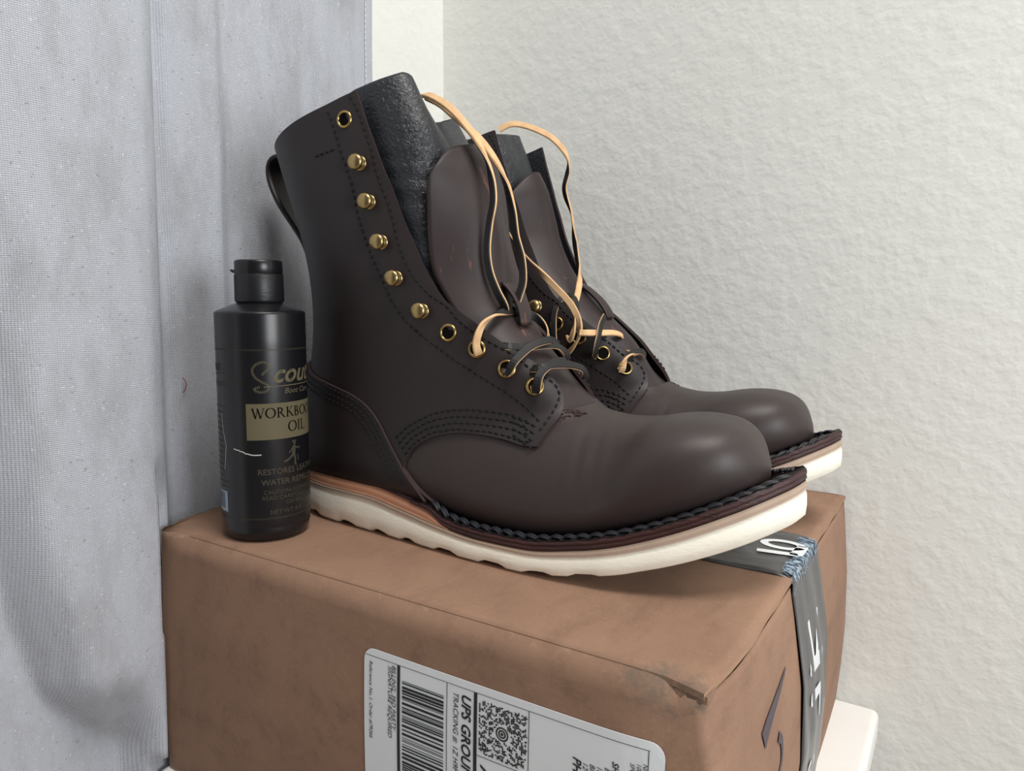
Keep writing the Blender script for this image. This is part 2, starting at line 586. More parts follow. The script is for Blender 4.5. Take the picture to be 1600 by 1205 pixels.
def make_box():
    t = thing('cardboard_box', 'brown corrugated cardboard shipping box carrying the boots and bottle', 'box')
    # walls as a bent closed grid around the outline
    zs = np.r_[0.0, 0.003, np.linspace(0.012, 0.140, 20), 0.147, 0.1496, 0.1512, 0.1530, 0.1541]
    top_in = np.interp(zs, [0, 0.003, 0.01, 0.143, 0.1505], [0.0015, 0.0004, 0, 0, 0.0008])
    per = []
    r = 0.0035
    def side(p, q, n, tag):
        for k in range(n):
            u = k / n
            per.append(((p[0] + (q[0] - p[0]) * u), (p[1] + (q[1] - p[1]) * u), tag))
    c = [(0, 0), (BW, 0), (BW, BD), (0, BD)]
    side((r, 0), (BW - r, 0), 60, 0)
    for a in np.linspace(-np.pi / 2, 0, 4, endpoint=False):
        per.append((BW - r + r * np.cos(a), r + r * np.sin(a), 1))
    side((BW, r), (BW, BD - r), 44, 1)
    for a in np.linspace(0, np.pi / 2, 4, endpoint=False):
        per.append((BW - r + r * np.cos(a), BD - r + r * np.sin(a), 2))
    side((BW - r, BD), (r, BD), 30, 2)
    for a in np.linspace(np.pi / 2, np.pi, 4, endpoint=False):
        per.append((r + r * np.cos(a), BD - r + r * np.sin(a), 3))
    side((0, BD - r), (0, r), 30, 3)
    for a in np.linspace(np.pi, 1.5 * np.pi, 4, endpoint=False):
        per.append((r + r * np.cos(a), r + r * np.sin(a), 0))
    n = len(per)
    V = np.zeros((len(zs), n, 3))
    for i, z in enumerate(zs):
        for j, (x, y, tg) in enumerate(per):
            s = sstep(BW - 0.03, BW, x)
            px_ = x + end_bulge(y, z) * s
            px_ -= 0.010 * sstep(0.03, 0.0, x) * np.sin(np.pi * min(1, y / 0.22)) * (y < 0.22) * np.interp(z, [0, 0.1, 0.155], [0.3, 0.8, 1])
            bow = 0.0025 * np.sin(np.pi * x / BW) * np.sin(np.pi * z / BH)
            py_ = y - bow * (tg == 0) * sstep(0.02, 0.0, y)
            # crushed near right top corner
            cr = math.exp(-((x - BW) ** 2 + y ** 2) / 0.022 ** 2) * sstep(0.09, 0.15, z)
            px_ -= 0.006 * cr
            py_ += 0.006 * cr
            # dented left corner
            cl = math.exp(-(x ** 2 + y ** 2) / 0.012 ** 2) * sstep(0.08, 0.15, z)
            px_ += 0.002 * cl
            py_ += 0.0012 * cl
            z = z - 0.0025 * cl
            ins = float(np.interp(z, [0, .003, .1496, .1512, .1530, .1541], [.0008, 0, 0, .0004, .0014, .0034]))
            px_ += ins * (1 - 2 * x / BW) * (tg in (1, 3))
            py_ += ins * (1 - 2 * y / BD) * (tg in (0, 2))
            w_end = 1.0 if tg == 1 else (float(sstep(BW - 0.016, BW - 0.004, x)) if tg in (0, 2) else 0.0)
            z_up = float(np.interp(z, [0, .147, .1496, .1512, .1530, .1541], [0, .147, .1514, .1534, .1546, .15505]))
            z = z_up * (1 - w_end) + (z - 0.0028 * float(sstep(.150, .1541, z))) * w_end
            V[i, j] = (px_, py_, z - 0.0035 * cr)
    v = list(V.reshape(-1, 3))
    f = grid(len(zs), n, False, True, flip=True)
    f.append(tuple(range(n)))
    mesh('box_wall', v, f, 'kraft', t, smooth=True)

    # short flaps folded in below the long ones
    for xa, xb in ((0.004, 0.15), (0.19, BW - 0.0035)):
        mesh('inner_flap', box_verts(xa, xb, 0.0065, BD - 0.005, 0.1462, 0.1492), box_faces(), 'kraft', t, smooth=False)

    # two long top flaps that meet under the tape
    def flap(y0, y1, near):
        nx, ny = 60, 24
        xs = np.linspace(-0.0005, BW + 0.0012, nx)
        ys = np.linspace(y0, y1, ny)
        up = np.zeros((nx, ny, 3))
        for i, x in enumerate(xs):
            for j, y in enumerate(ys):
                px_ = x - 0.010 * sstep(0.03, 0.0, x) * np.sin(np.pi * min(1, max(0, y) / 0.22)) * (y < 0.22)
                cr = math.exp(-((x - BW) ** 2 + y ** 2) / 0.022 ** 2)
                cl = math.exp(-(x ** 2 + y ** 2) / 0.014 ** 2)
                er = sstep(0.006, 0.002, y) if near else 0
                z = BH - 0.0005 * 0 - 0.0035 * cr - 0.0025 * cl - 0.0002 * (j == 0) * near
                # worn end edge dips a little
                z -= 0.0012 * sstep(BW - 0.006, BW + 0.001, x) * (0.6 + 0.4 * math.sin(y * 140))
                up[i, j] = (px_ - 0.006 * cr + 0.002 * cl, y + 0.006 * cr * near + 0.0012 * cl * near - 0.0030 * sstep(BW - 0.02, BW, x) * (j == 0) * near, z)
        lo = up - np.array([0, 0, 0.0026])
        vv = np.vstack([up.reshape(-1, 3), lo.reshape(-1, 3)])
        N = nx * ny
        ff = grid(nx, ny) + [tuple(k + N for k in q)[::-1] for q in grid(nx, ny)]
        mi = [0] * len(ff)
        for i in range(nx - 1):
            ff.append((i * ny, i * ny + N, (i + 1) * ny + N, (i + 1) * ny))
            ff.append((i * ny + ny - 1, (i + 1) * ny + ny - 1, (i + 1) * ny + ny - 1 + N, i * ny + ny - 1 + N))
            mi += [0, 1]
        for j in range(ny - 1):
            ff.append((j, j + 1, j + 1 + N, j + N))
            b = (nx - 1) * ny
            ff.append((b + j, b + j + N, b + j + 1 + N, b + j + 1))
            mi += [1, 1]
        me_o = mesh('top_flap', vv, ff, ['kraft', 'kraft_edge'], t, mi, smooth=False)
        me_o.data.polygons.foreach_set('use_smooth', [k < (nx - 1) * (ny - 1) for k in range(len(ff))])
        return me_o
    flap(0.0031, 0.1625, 1)
    flap(0.1637, BD - 0.0031, 0)

    # packing tape: along the top seam, over the edge and down the end
    tw0, tw1 = 0.1275, 0.1985
    path = [(x, BH + 0.0007) for x in np.linspace(0.02, BW - 0.008, 40)]
    path += [(BW - 0.002, BH - 0.0003), (BW + 0.0018, BH - 0.003)]
    end_z = np.linspace(BH - 0.008, 0.002, 34)
    ny = 15
    ys = np.linspace(tw0, tw1, ny)
    rows = []
    for x, z in path:
        rows.append([(x + 0.0004 * math.sin(y * 300), y, z + (0.0004 * math.sin(y * 210 + x * 90) if x < BW - 0.01 else 0)) for y in ys])
    for z in end_z:
        rows.append([(BW + float(end_bulge(y, z)) + 0.0009 + 0.0004 * math.sin(y * 260 + z * 60), y, z) for y in ys])
    R_ = np.array(rows)
    tp = mesh('packing_tape', R_.reshape(-1, 3), grid(len(rows), ny), 'tape', t)
    so = tp.modifiers.new('thick', 'SOLIDIFY')
    so.thickness = 0.0003
    so.offset = 1

    def on_end(y, z, off=0.0014):
        return (BW + float(end_bulge(y, z)) + off, y, z)

    def glyph(polys, name, parent, matname, top=False, n_sub=6):
        """filled polygons on the tape: (y, z) on the end or (x, y) on the top"""
        a_ = Acc()
        for poly in polys:
            P = resample(np.vstack([poly, poly[:1]]), 0.0025)[:-1]
            if top:
                pts3 = [(x, y, BH + 0.0016) for x, y in P]
            else:
                pts3 = [on_end(y, z) for y, z in P]
            a_.add(pts3, [tuple(range(len(P)))])
        return a_.build(name, matname, parent, smooth=False)
    glyph_polys = []

    def bar(p, q, w0, w1=None):
        w1 = w0 if w1 is None else w1
        p, q = np.array(p, float), np.array(q, float)
        d = (q - p) / np.linalg.norm(q - p)
        n_ = np.array([-d[1], d[0]])
        return np.array([p + n_ * w0 / 2, q + n_ * w1 / 2, q - n_ * w1 / 2, p - n_ * w0 / 2])
    # letter K lying on its side, J under it, then smaller letters
    K = [bar((0.1475, 0.1000), (0.1800, 0.0955), 0.0085), bar((0.1560, 0.1020), (0.1500, 0.1240), 0.0060, 0.0085),
         bar((0.1650, 0.1000), (0.1765, 0.1235), 0.0070, 0.0030), bar((0.1480, 0.0970), (0.1500, 0.1040), 0.006), bar((0.1785, 0.0925), (0.1800, 0.0990), 0.005)]
    glyph(K, 'tape_letter', tp, 'tape_print')
    J = [bar((0.1500, 0.0815), (0.1785, 0.0775), 0.0075, 0.006), bar((0.1760, 0.0800), (0.1740, 0.0610), 0.0055, 0.0018), bar((0.150, 0.079), (0.151, 0.085), 0.004)]
    glyph(J, 'tape_letter', tp, 'tape_print')

    def ring2(cy, cz, ry, rz, w, a0, a1, rot=0):
        out = []
        an = np.linspace(a0, a1, 22)
        o_ = [(cy + ry * math.cos(q), cz + rz * math.sin(q)) for q in an]
        i_ = [(cy + (ry - w) * math.cos(q), cz + (rz - w) * math.sin(q)) for q in an[::-1]]
        return np.array(o_ + i_)
    glyph([ring2(0.161, 0.034, 0.013, 0.0085, 0.004, 0.3, 5.6), bar((0.150, 0.034), (0.172, 0.035), 0.0035)], 'tape_letter', tp, 'tape_print')
    glyph([ring2(0.160, 0.012, 0.013, 0.0085, 0.004, 0.0, 6.2)], 'tape_letter', tp, 'tape_print')
    # a letter on the top: two open bowls side by side
    def loop(cx, cy, rx, ry, w, a0, a1):
        an = np.linspace(a0, a1, 26)
        return np.array([(cx + rx * math.cos(q), cy + ry * math.sin(q)) for q in an] + [(cx + (rx - w) * math.cos(q), cy + (ry - w * 1.0) * math.sin(q)) for q in an[::-1]])
    glyph([loop(0.3265, 0.1735, 0.0125, 0.0085, 0.0042, 0.2, 6.1), bar((0.3160, 0.1570), (0.3370, 0.1600), 0.0048, 0.0050),
           bar((0.3360, 0.1590), (0.3370, 0.1760), 0.0070, 0.0060)], 'tape_letter', tp, 'tape_print', top=True)
    # torn, frayed tape along the edge
    a = Acc()
    for k in range(90):
        u = k / 89
        y = 0.131 + u * 0.064
        w = 0.0016 + 0.0035 * abs(math.sin(u * 9.0)) + 0.003 * (u > 0.72)
        x = BW - 0.002 - w * 0.6 + random.uniform(-.001, .001)
        z = BH + 0.0006
        p0 = np.array([x, y, z + random.uniform(0.0004, 0.0012)])
        p1 = np.array([BW + 0.0012, y + random.uniform(-.003, .003), BH - 0.0005 + random.uniform(0, .0012)])
        p2 = np.array([BW + 0.0026, y + random.uniform(-.004, .004), BH - 0.004 - random.uniform(0, .004) * (1 + (u < .3) * 1.5)])
        wv = np.array([0, random.uniform(.0006, .0019), random.uniform(-.0004, .0004)])
        a.add([p0 - wv * .4, p0 + wv * .4, p1 + wv, p1 - wv, p2 - wv * .3, p2 + wv * .3], [(0, 1, 2, 3), (3, 2, 5, 4)])
    a.build('torn_tape_edge', 'tape_fray', tp, kind='stuff', smooth=False)

    # marker strokes
    def stroke(pts, ws, name='marker_stroke'):
        P = catmull(pts, 6)
        w = np.interp(np.linspace(0, 1, len(P)), np.linspace(0, 1, len(ws)), ws)
        T = np.gradient(P, axis=0)
        T /= np.linalg.norm(T, axis=1)[:, None]
        N = np.stack([-T[:, 1], T[:, 0]], 1) * w[:, None] / 2
        L, R2 = P + N, P - N
        v_ = [on_end(y, z, 0.0006) for y, z in L] + [on_end(y, z, 0.0006) for y, z in R2]
        n_ = len(P)
        mesh(name, v_, [(i, i + 1, n_ + i + 1, n_ + i) for i in range(n_ - 1)], 'marker', t)
    stroke([(0.1010, 0.1215), (0.0860, 0.1170), (0.0640, 0.1115), (0.0560, 0.1085)], [0.0008, 0.004, 0.0075, 0.009])
    stroke([(0.0790, 0.0990), (0.0850, 0.0930), (0.0840, 0.0830), (0.0700, 0.0760), (0.0580, 0.0720)], [0.005, 0.004, 0.0025, 0.0018, 0.001])
    stroke([(0.0940, 0.0660), (0.0800, 0.0620), (0.0720, 0.0560), (0.0730, 0.0460)], [0.001, 0.003, 0.0025, 0.002])
    return t, on_end


box_t, on_end = make_box()


# ------------------------------------------------------------------ shipping label on the front of the box
def front_y(x, z):
    cr = math.exp(-((x - BW) ** 2) / 0.022 ** 2) * float(sstep(0.09, 0.15, z))
    return -0.0025 * math.sin(math.pi * x / BW) * math.sin(math.pi * z / BH) + 0.006 * cr


def make_label():
    x0, x1, z0, z1, r = 0.1730, 0.3222, 0.0255, 0.1285, 0.006
    out = []
    for cx, cz, a0 in ((x1 - r, z1 - r, 0), (x0 + r, z1 - r, 90), (x0 + r, z0 + r, 180), (x1 - r, z0 + r, 270)):
        for k in range(7):
            a = math.radians(a0 + k * 15)
            out.append((cx + r * math.cos(a), cz + r * math.sin(a)))
    ring = resample(np.vstack([out, out[:1]]), 0.0016)[:-1]
    pts = [Vector(p) for p in ring]
    nb = len(pts)
    pts += [Vector((x, z)) for x in np.arange(x0 + .008, x1 - .006, 0.009) for z in np.arange(z0 + .008, z1 - .006, 0.009)]
    vo, eo, fo, *_ = delaunay_2d_cdt(pts, [], [list(range(nb))], 1, 1e-6)
    lab = mesh('shipping_label', [(p.x, front_y(p.x, p.y) - 0.0005, p.y) for p in vo], [tuple(q) for q in fo], 'paper', box_t, smooth=False)
    lab['label'] = 'white printed shipping label with rounded corners'
    so = lab.modifiers.new('thick', 'SOLIDIFY')
    so.thickness = 0.0003
    so.offset = 0
    a = Acc()
    OFF = 0.00085

    def rect(xa, xb, za, zb, acc=a):
        nx = max(2, int((xb - xa) / 0.006) + 2)
        nz = max(2, int((zb - za) / 0.006) + 2)
        v = [(x, front_y(x, z) - OFF, z) for x in np.linspace(xa, xb, nx) for z in np.linspace(za, zb, nz)]
        acc.add(v, grid(nx, nz))

    def txt(s, x, z, size, shear=0.25, bold=0.0, acc=a, spacing=1.0):
        # text runs down the box: text x -> -z, text y -> +x
        v, f = text_mesh(s, size, shear, bold, spacing=spacing)
        if len(v) == 0:
            return
        acc.add([(x + p[1], front_y(x + p[1], z - p[0]) - OFF, z - p[0]) for p in v], f)

    def line(*q, **k):
        b = Acc()
        txt(*q, acc=b, **k)
        b.build('label_lettering', 'ink', lab, smooth=False)

    def rule(*q):
        b = Acc()
        rect(*q, b)
        b.build('label_rule', 'ink', lab, smooth=False)
    # frame and rules
    rule(0.1740, 0.3165, 0.12485, 0.1251)
    rule(0.1938, 0.1955, 0.027, 0.1250)
    rule(0.2224, 0.2227, 0.027, 0.1250)
    rule(0.2371, 0.2388, 0.027, 0.1250)
    rule(0.2645, 0.2648, 0.027, 0.1250)
    rule(0.2388, 0.2646, 0.0966, 0.0969)
    rule(0.3160, 0.3163, 0.112, 0.1250)
    line('Reference No.1: Order #79266', 0.1764, 0.1225, 0.0030)
    line('SIGNATURE REQUIRED', 0.1882, 0.1232, 0.0034)
    line('BILLING: 3RD PARTY', 0.1906, 0.1240, 0.0034)
    line('TRACKING #: 1Z H9F 717 42', 0.2262, 0.1222, 0.0039)
    line('UPS GROUND', 0.2308, 0.1226, 0.0068, bold=0.00016)
    line('SHIP TO:', 0.3020, 0.1165, 0.0038, bold=0.00006)
    line('BILL', 0.2990, 0.1130, 0.0032)
    line('1602', 0.2957, 0.1125, 0.0032)
    line('BILLY', 0.2926, 0.1122, 0.0032)
    line('12408 N', 0.2896, 0.1120, 0.0032)
    line('PHOEN', 0.2852, 0.1128, 0.0052, bold=0.0001)
    line('SPOKANE', 0.3092, 0.1183, 0.0026)
    line('10820 E', 0.3118, 0.1190, 0.0026)
    line('NI', 0.3142, 0.1195, 0.0026)
    line('AZ', 0.2410, 0.0930, 0.0085, bold=0.0002)
    # linear barcode: bars run across the label
    c = Acc()
    z = 0.1182
    rr = random.Random(3)
    while z > 0.028:
        w = rr.choice([0.00035, 0.00035, 0.0007, 0.0007, 0.0012])
        rect(0.1968, 0.2208, z - w, z, c)
        z -= w + rr.choice([0.0004, 0.0004, 0.0007, 0.0011])
    c.build('label_barcode', 'ink', lab, smooth=False)
    # dotted sorting code with a bull's eye
    d = Acc()
    cx, cz = 0.2517, 0.1105
    for r0, r1 in ((0.0, 0.0007), (0.0012, 0.0019), (0.0025, 0.0032)):
        an = np.linspace(0, 2 * np.pi, 25)[:-1]
        v = [(cx + q * math.cos(t_), front_y(cx, cz) - OFF, cz + q * math.sin(t_)) for t_ in an for q in (r0 + 1e-5, r1)]
        d.add(v, [(2 * i, 2 * i + 1, (2 * i + 3) % 48, (2 * i + 2) % 48) for i in range(24)])
    st_ = 0.00085
    for i in range(28):
        for j in range(28):
            x, zz = 0.2402 + i * st_, 0.0985 + j * st_ + (0.0004 if i % 2 else 0)
            if x > 0.2632 or zz > 0.1228 or math.hypot(x - cx, zz - cz) < 0.0041:
                continue
            if rr.random() < 0.46:
                w = st_ * 0.5
                d.add([(x + w * math.cos(q), front_y(x, zz) - OFF, zz + w * 1.1 * math.sin(q)) for q in np.linspace(0, 6.283, 7)[:-1]], [tuple(range(6))])
                if rr.random() < 0.5:
                    dx, dz = rr.choice([(st_, 0.0004), (0, st_), (st_, -0.0004)])
                    n_ = np.array([-dz, dx]) / math.hypot(dx, dz) * w * 0.55
                    d.add([(x + n_[0], front_y(x, zz) - OFF, zz + n_[1]), (x - n_[0], front_y(x, zz) - OFF, zz - n_[1]), (x + dx - n_[0], front_y(x, zz) - OFF, zz + dz - n_[1]), (x + dx + n_[0], front_y(x, zz) - OFF, zz + dz + n_[1])], [(0, 1, 2, 3)])
    d.build('label_sorting_code', 'ink', lab, smooth=False)


make_label()


# ------------------------------------------------------------------ boot surface (lofted last)
# rings fan from the level shaft opening round the heel to the upright toe sections
RK = np.array([
    # back/bottom x,z   front/top x,z     width  mid   pl    ql    pu    qu
    (-.0095, .2290, .1000, .2565, .0445, .50, 1.0, .90, 1.0, .40),
    (-.0005, .2045, .1085, .2240, .0440, .50, 1.0, .90, 1.0, .40),
    (.0085, .1798, .1180, .1930, .0425, .50, 1.0, .90, 1.0, .42),
    (.0140, .1560, .1295, .1670, .0410, .50, 1.0, .90, 1.0, .44),
    (.0155, .1350, .1430, .1465, .0398, .50, 1.0, .88, 1.0, .48),
    (.0145, .1120, .1570, .1310, .0388, .48, 1.0, .86, 1.0, .46),
    (.0100, .0880, .1715, .1160, .0385, .46, 1.0, .82, 1.0, .46),
    (.0045, .0640, .1845, .1005, .0382, .44, 1.0, .76, 1.0, .48),
    (.0045, .0430, .1950, .0895, .0385, .42, 1.0, .72, 1.0, .52),
    (.0060, .0270, .2035, .0825, .0395, .40, 1.0, .62, 1.0, .58),
    (.0560, .0240, .2115, .0790, .0410, .34, 1.0, .38, 1.0, .64),
    (.1050, .0210, .2195, .0773, .0430, .32, 1.0, .34, 1.0, .68),
    (.1480, .0150, .2275, .0765, .0450, .30, 1.0, .32, 1.0, .74),
    (.1830, .0130, .2360, .0766, .0460, .30, 1.0, .32, 1.0, .73),
    (.2130, .0165, .2450, .0775, .0462, .32, 1.0, .32, 1.0, .72),
    (.2380, .0225, .2545, .0792, .0455, .42, 1.0, .32, 1.0, .60),
    (.2580, .0290, .2650, .0805, .0430, .46, 1.0, .36, 1.0, .58),
    (.2740, .0350, .2760, .0806, .0385, .48, 1.0, .40, 1.0, .58),
    (.2870, .0410, .2870, .0787, .0315, .50, 1.0, .46, 1.0, .60),
    (.2970, .0465, .2952, .0735, .0215, .50, 1.0, .55, 1.0, .68),
    (.3015, .0500, .3005, .0640, .0105, .50, 1.0, .60, 1.0, .80),
    (.3030, .0530, .3026, .0570, .0020, .50, 1.0, .70, 1.0, .80),
])
NS = len(RK) - 1
_rk = [spline(np.arange(NS + 1), RK[:, k]) for k in range(RK.shape[1])]
_rk[4] = pchip(np.arange(NS + 1), RK[:, 4])


def loft(s, th):
    """point on the boot upper; s = ring number, th in [-pi, pi], th > 0 is the -y side"""
    s = np.asarray(s, float)
    th = np.asarray(th, float)
    bx, bz, fx, fz, w, m, pl, ql, pu, qu = [g(s) for g in _rk]
    c = np.cos(th)
    sn = np.abs(np.sin(th)) + 1e-9
    lower = c >= 0
    along = np.where(lower, m * (1 - np.abs(c) ** pl), m + (1 - m) * np.abs(c) ** pu)
    y = w * np.where(lower, sn ** ql, sn ** qu) * -np.sign(th)
    return np.stack([bx + (fx - bx) * along, y, bz + (fz - bz) * along], -1)


def loft_n(s, th):
    e = 2e-3
    s = np.clip(s, e, NS - e)
    a = loft(s + e, th) - loft(s - e, th)
    b = loft(s, np.asarray(th) + e) - loft(s, np.asarray(th) - e)
    n = np.cross(a, b)
    n /= np.linalg.norm(n, axis=-1)[..., None] + 1e-15
    return n


_S, _T = np.meshgrid(np.linspace(0, NS - .5, 430), np.linspace(0.05, np.pi - 0.02, 240), indexing='ij')
_G = loft(_S, _T)


def inv(x, z):
    """side view (x, z) -> (s, th) on the -y side"""
    k = np.argmin((_G[..., 0] - x) ** 2 + (_G[..., 2] - z) ** 2)
    s, t = _S.flat[k], _T.flat[k]
    for _ in range(6):
        p = loft(s, t)
        js = (loft(s + 1e-4, t) - p) / 1e-4
        jt = (loft(s, t + 1e-4) - p) / 1e-4
        J = np.array([[js[0], jt[0]], [js[2], jt[2]]])
        if abs(np.linalg.det(J)) < 1e-9:
            break
        d = np.linalg.solve(J, [x - p[0], z - p[2]])
        d = np.clip(d, -.2, .2)
        s, t = np.clip(s + d[0], 0, NS - .3), np.clip(t + d[1], .03, np.pi - .01)
    return s, t


# side-view outlines (x along the foot, z up), metres
FEAT = dict(
    lace_edge=[(0.0812, 0.2518), (0.0861, 0.2376), (0.093, 0.2201), (0.0976, 0.2081), (0.1027, 0.1965), (0.1088, 0.1807), (0.1155, 0.167), (0.1228, 0.1525), (0.1327, 0.1383), (0.1416, 0.131), (0.152, 0.1236), (0.1666, 0.1129), (0.1769, 0.1053), (0.186, 0.097), (0.1933, 0.0895), (0.1988, 0.0826), (0.201, 0.0766), (0.1986, 0.0704), (0.1952, 0.0623)],
    seam=[(0.1952, 0.0623), (0.1867, 0.0619), (0.1758, 0.0637), (0.1643, 0.0648), (0.1515, 0.0654), (0.1417, 0.0644), (0.1333, 0.0625), (0.1265, 0.0598), (0.1212, 0.057), (0.1161, 0.0525), (0.1132, 0.0473), (0.1114, 0.043), (0.116, 0.0383), (0.1229, 0.0318), (0.1302, 0.0269), (0.1354, 0.0253)],
    counter=[(0.0301, 0.0902), (0.0535, 0.0857), (0.0707, 0.0816), (0.0823, 0.0763), (0.0911, 0.0684), (0.0986, 0.058), (0.1069, 0.0478), (0.1147, 0.0394), (0.1229, 0.0318), (0.1277, 0.0255)],
    facing=[(0.062, 0.2433), (0.0663, 0.2333), (0.0721, 0.2171), (0.078, 0.2016), (0.0814, 0.1846), (0.0886, 0.1644), (0.0955, 0.1506), (0.1041, 0.1344), (0.1154, 0.1225), (0.1352, 0.1095), (0.1484, 0.1016), (0.1602, 0.0952), (0.1704, 0.0894), (0.1796, 0.0837), (0.1877, 0.0766), (0.194, 0.0717)],
    lace_st=[(0.0776, 0.2493), (0.0832, 0.2392), (0.0901, 0.2203), (0.0952, 0.2034), (0.1018, 0.1863), (0.1077, 0.1662), (0.1149, 0.1518), (0.1254, 0.1404), (0.1361, 0.1331), (0.1434, 0.1256), (0.1559, 0.1169), (0.1705, 0.108), (0.1811, 0.0987), (0.1883, 0.0934), (0.1933, 0.0887), (0.1961, 0.0847), (0.1968, 0.0801), (0.1956, 0.074), (0.1938, 0.0687)],
    row1=[(0.1124, 0.0496), (0.117, 0.0557), (0.1232, 0.0602), (0.1295, 0.0639), (0.1358, 0.0651), (0.1451, 0.0672), (0.1511, 0.0671), (0.1635, 0.0669), (0.1752, 0.0656), (0.1858, 0.0639), (0.1924, 0.0639)],
    row4=[(0.1045, 0.0585), (0.1134, 0.0662), (0.1266, 0.0733), (0.1351, 0.076), (0.1448, 0.0777), (0.1562, 0.0784), (0.1724, 0.0773), (0.1793, 0.0757), (0.1875, 0.0726)],
    deco=[(0.0522, 0.219), (0.0596, 0.2204), (0.0663, 0.2217)],
    eyelets=[(0.0741, 0.2372), (0.1382, 0.1194), (0.1547, 0.1108), (0.1707, 0.1004), (0.1849, 0.0908)],
    hooks=[(0.0838, 0.2126), (0.0891, 0.1914), (0.0965, 0.1691), (0.1057, 0.1491), (0.1222, 0.131)],
)


def st_path(pts, step=0.003):
    P = resample(catmull(np.array(pts), 8), step)
    return np.array([inv(x, z) for x, z in P])


MS, MT = 0.0125, 0.052       # rough metric scale of the (s, th) plane


def patch(boundary, off_out, off_in, flare=None, grid_step=0.0045):
    """leather piece on the loft: boundary is a closed (s, th) loop; returns verts, faces, material ids
    (0 outside, 1 inside, 2 cut edge)"""
    B = np.array(boundary)
    Bm = np.c_[B[:, 0] * MS, B[:, 1] * MT]
    Bm = resample(np.vstack([Bm, Bm[:1]]), 0.0022)[:-1]
    nb = len(Bm)
    lo, hi = Bm.min(0), Bm.max(0)
    gx, gy = np.meshgrid(np.arange(lo[0], hi[0], grid_step), np.arange(lo[1], hi[1], grid_step), indexing='ij')
    inner = np.c_[gx.ravel(), gy.ravel()]
    # keep inner points away from the border
    d = np.min(np.linalg.norm(inner[:, None, :] - Bm[None, ::2, :], axis=2), axis=1)
    inner = inner[d > grid_step * 0.45]
    pts = [Vector(p) for p in Bm] + [Vector(p) for p in inner]
    vo, eo, fo, *_ = delaunay_2d_cdt(pts, [], [list(range(nb))], 1, 1e-7)
    P = np.array([v[:] for v in vo])
    s, t = P[:, 0] / MS, P[:, 1] / MT
    p = loft(s, t)
    n = loft_n(s, t)
    if np.mean(np.sum(n * (p - np.array([0.1, 0, 0.1])), axis=1)) < 0:
        n = -n
    fl = flare(p) if flare is not None else 0.0
    fl = np.broadcast_to(fl, (len(p),))[:, None]
    po = p + n * (off_out + fl)
    pi_ = p + n * (off_in + fl)
    N = len(p)
    faces, mi = [], []
    cnt = {}
    for f in fo:
        a, b, c_ = f[0], f[1], f[2]
        nn = np.cross(po[b] - po[a], po[c_] - po[a])
        q = tuple(f) if np.dot(nn, n[a]) > 0 else tuple(f)[::-1]
        faces.append(q)
        mi.append(0)
        faces.append(tuple(i + N for i in q[::-1]))
        mi.append(1)
        for k in range(len(q)):
            e = (q[k], q[(k + 1) % len(q)])
            cnt[e] = cnt.get(e, 0) + 1
    verts = [po, pi_]
    base = 2 * N
    ev, ef = [], []
    for (a, b) in cnt:
        if (b, a) in cnt:
            continue
        k = base + len(ev)
        ev += [po[a], po[b], pi_[b], pi_[a]]
        ef.append((k + 1, k, k + 3, k + 2))
    faces += ef
    mi += [2] * len(ef)
    V = np.vstack(verts + ([np.array(ev)] if ev else []))
    return V, faces, mi


def stitches(acc, st, off, length=0.0028, gap=0.0011, r=0.00054, flare=None):
    """thread stitches along an (s, th) path"""
    P = loft(st[:, 0], st[:, 1])
    n = loft_n(st[:, 0], st[:, 1])
    sgn = np.sign(np.mean(np.sum(n * (P - np.array([0.1, 0, 0.1])), axis=1)))
    n = n * sgn
    fl = (flare(P) if flare is not None else np.zeros(len(P)))[:, None]
    P = P + n * (off + fl)
    d = np.r_[0, np.cumsum(np.linalg.norm(np.diff(P, axis=0), axis=1))]
    x = 0.0
    while x + length < d[-1]:
        q = np.array([[np.interp(x + u * length, d, P[:, k]) for k in range(3)] for u in (0, .25, .5, .75, 1)])
        m = np.array([np.interp(x + .5 * length, d, n[:, k]) for k in range(3)])
        lift = np.array([-.0003, .00022, .00035, .00022, -.0003])[:, None]
        v, f = tube(q + m * lift, np.array([.55, 1, 1.05, 1, .55]) * r, 5)
        acc.add(v, f)
        x += length + gap


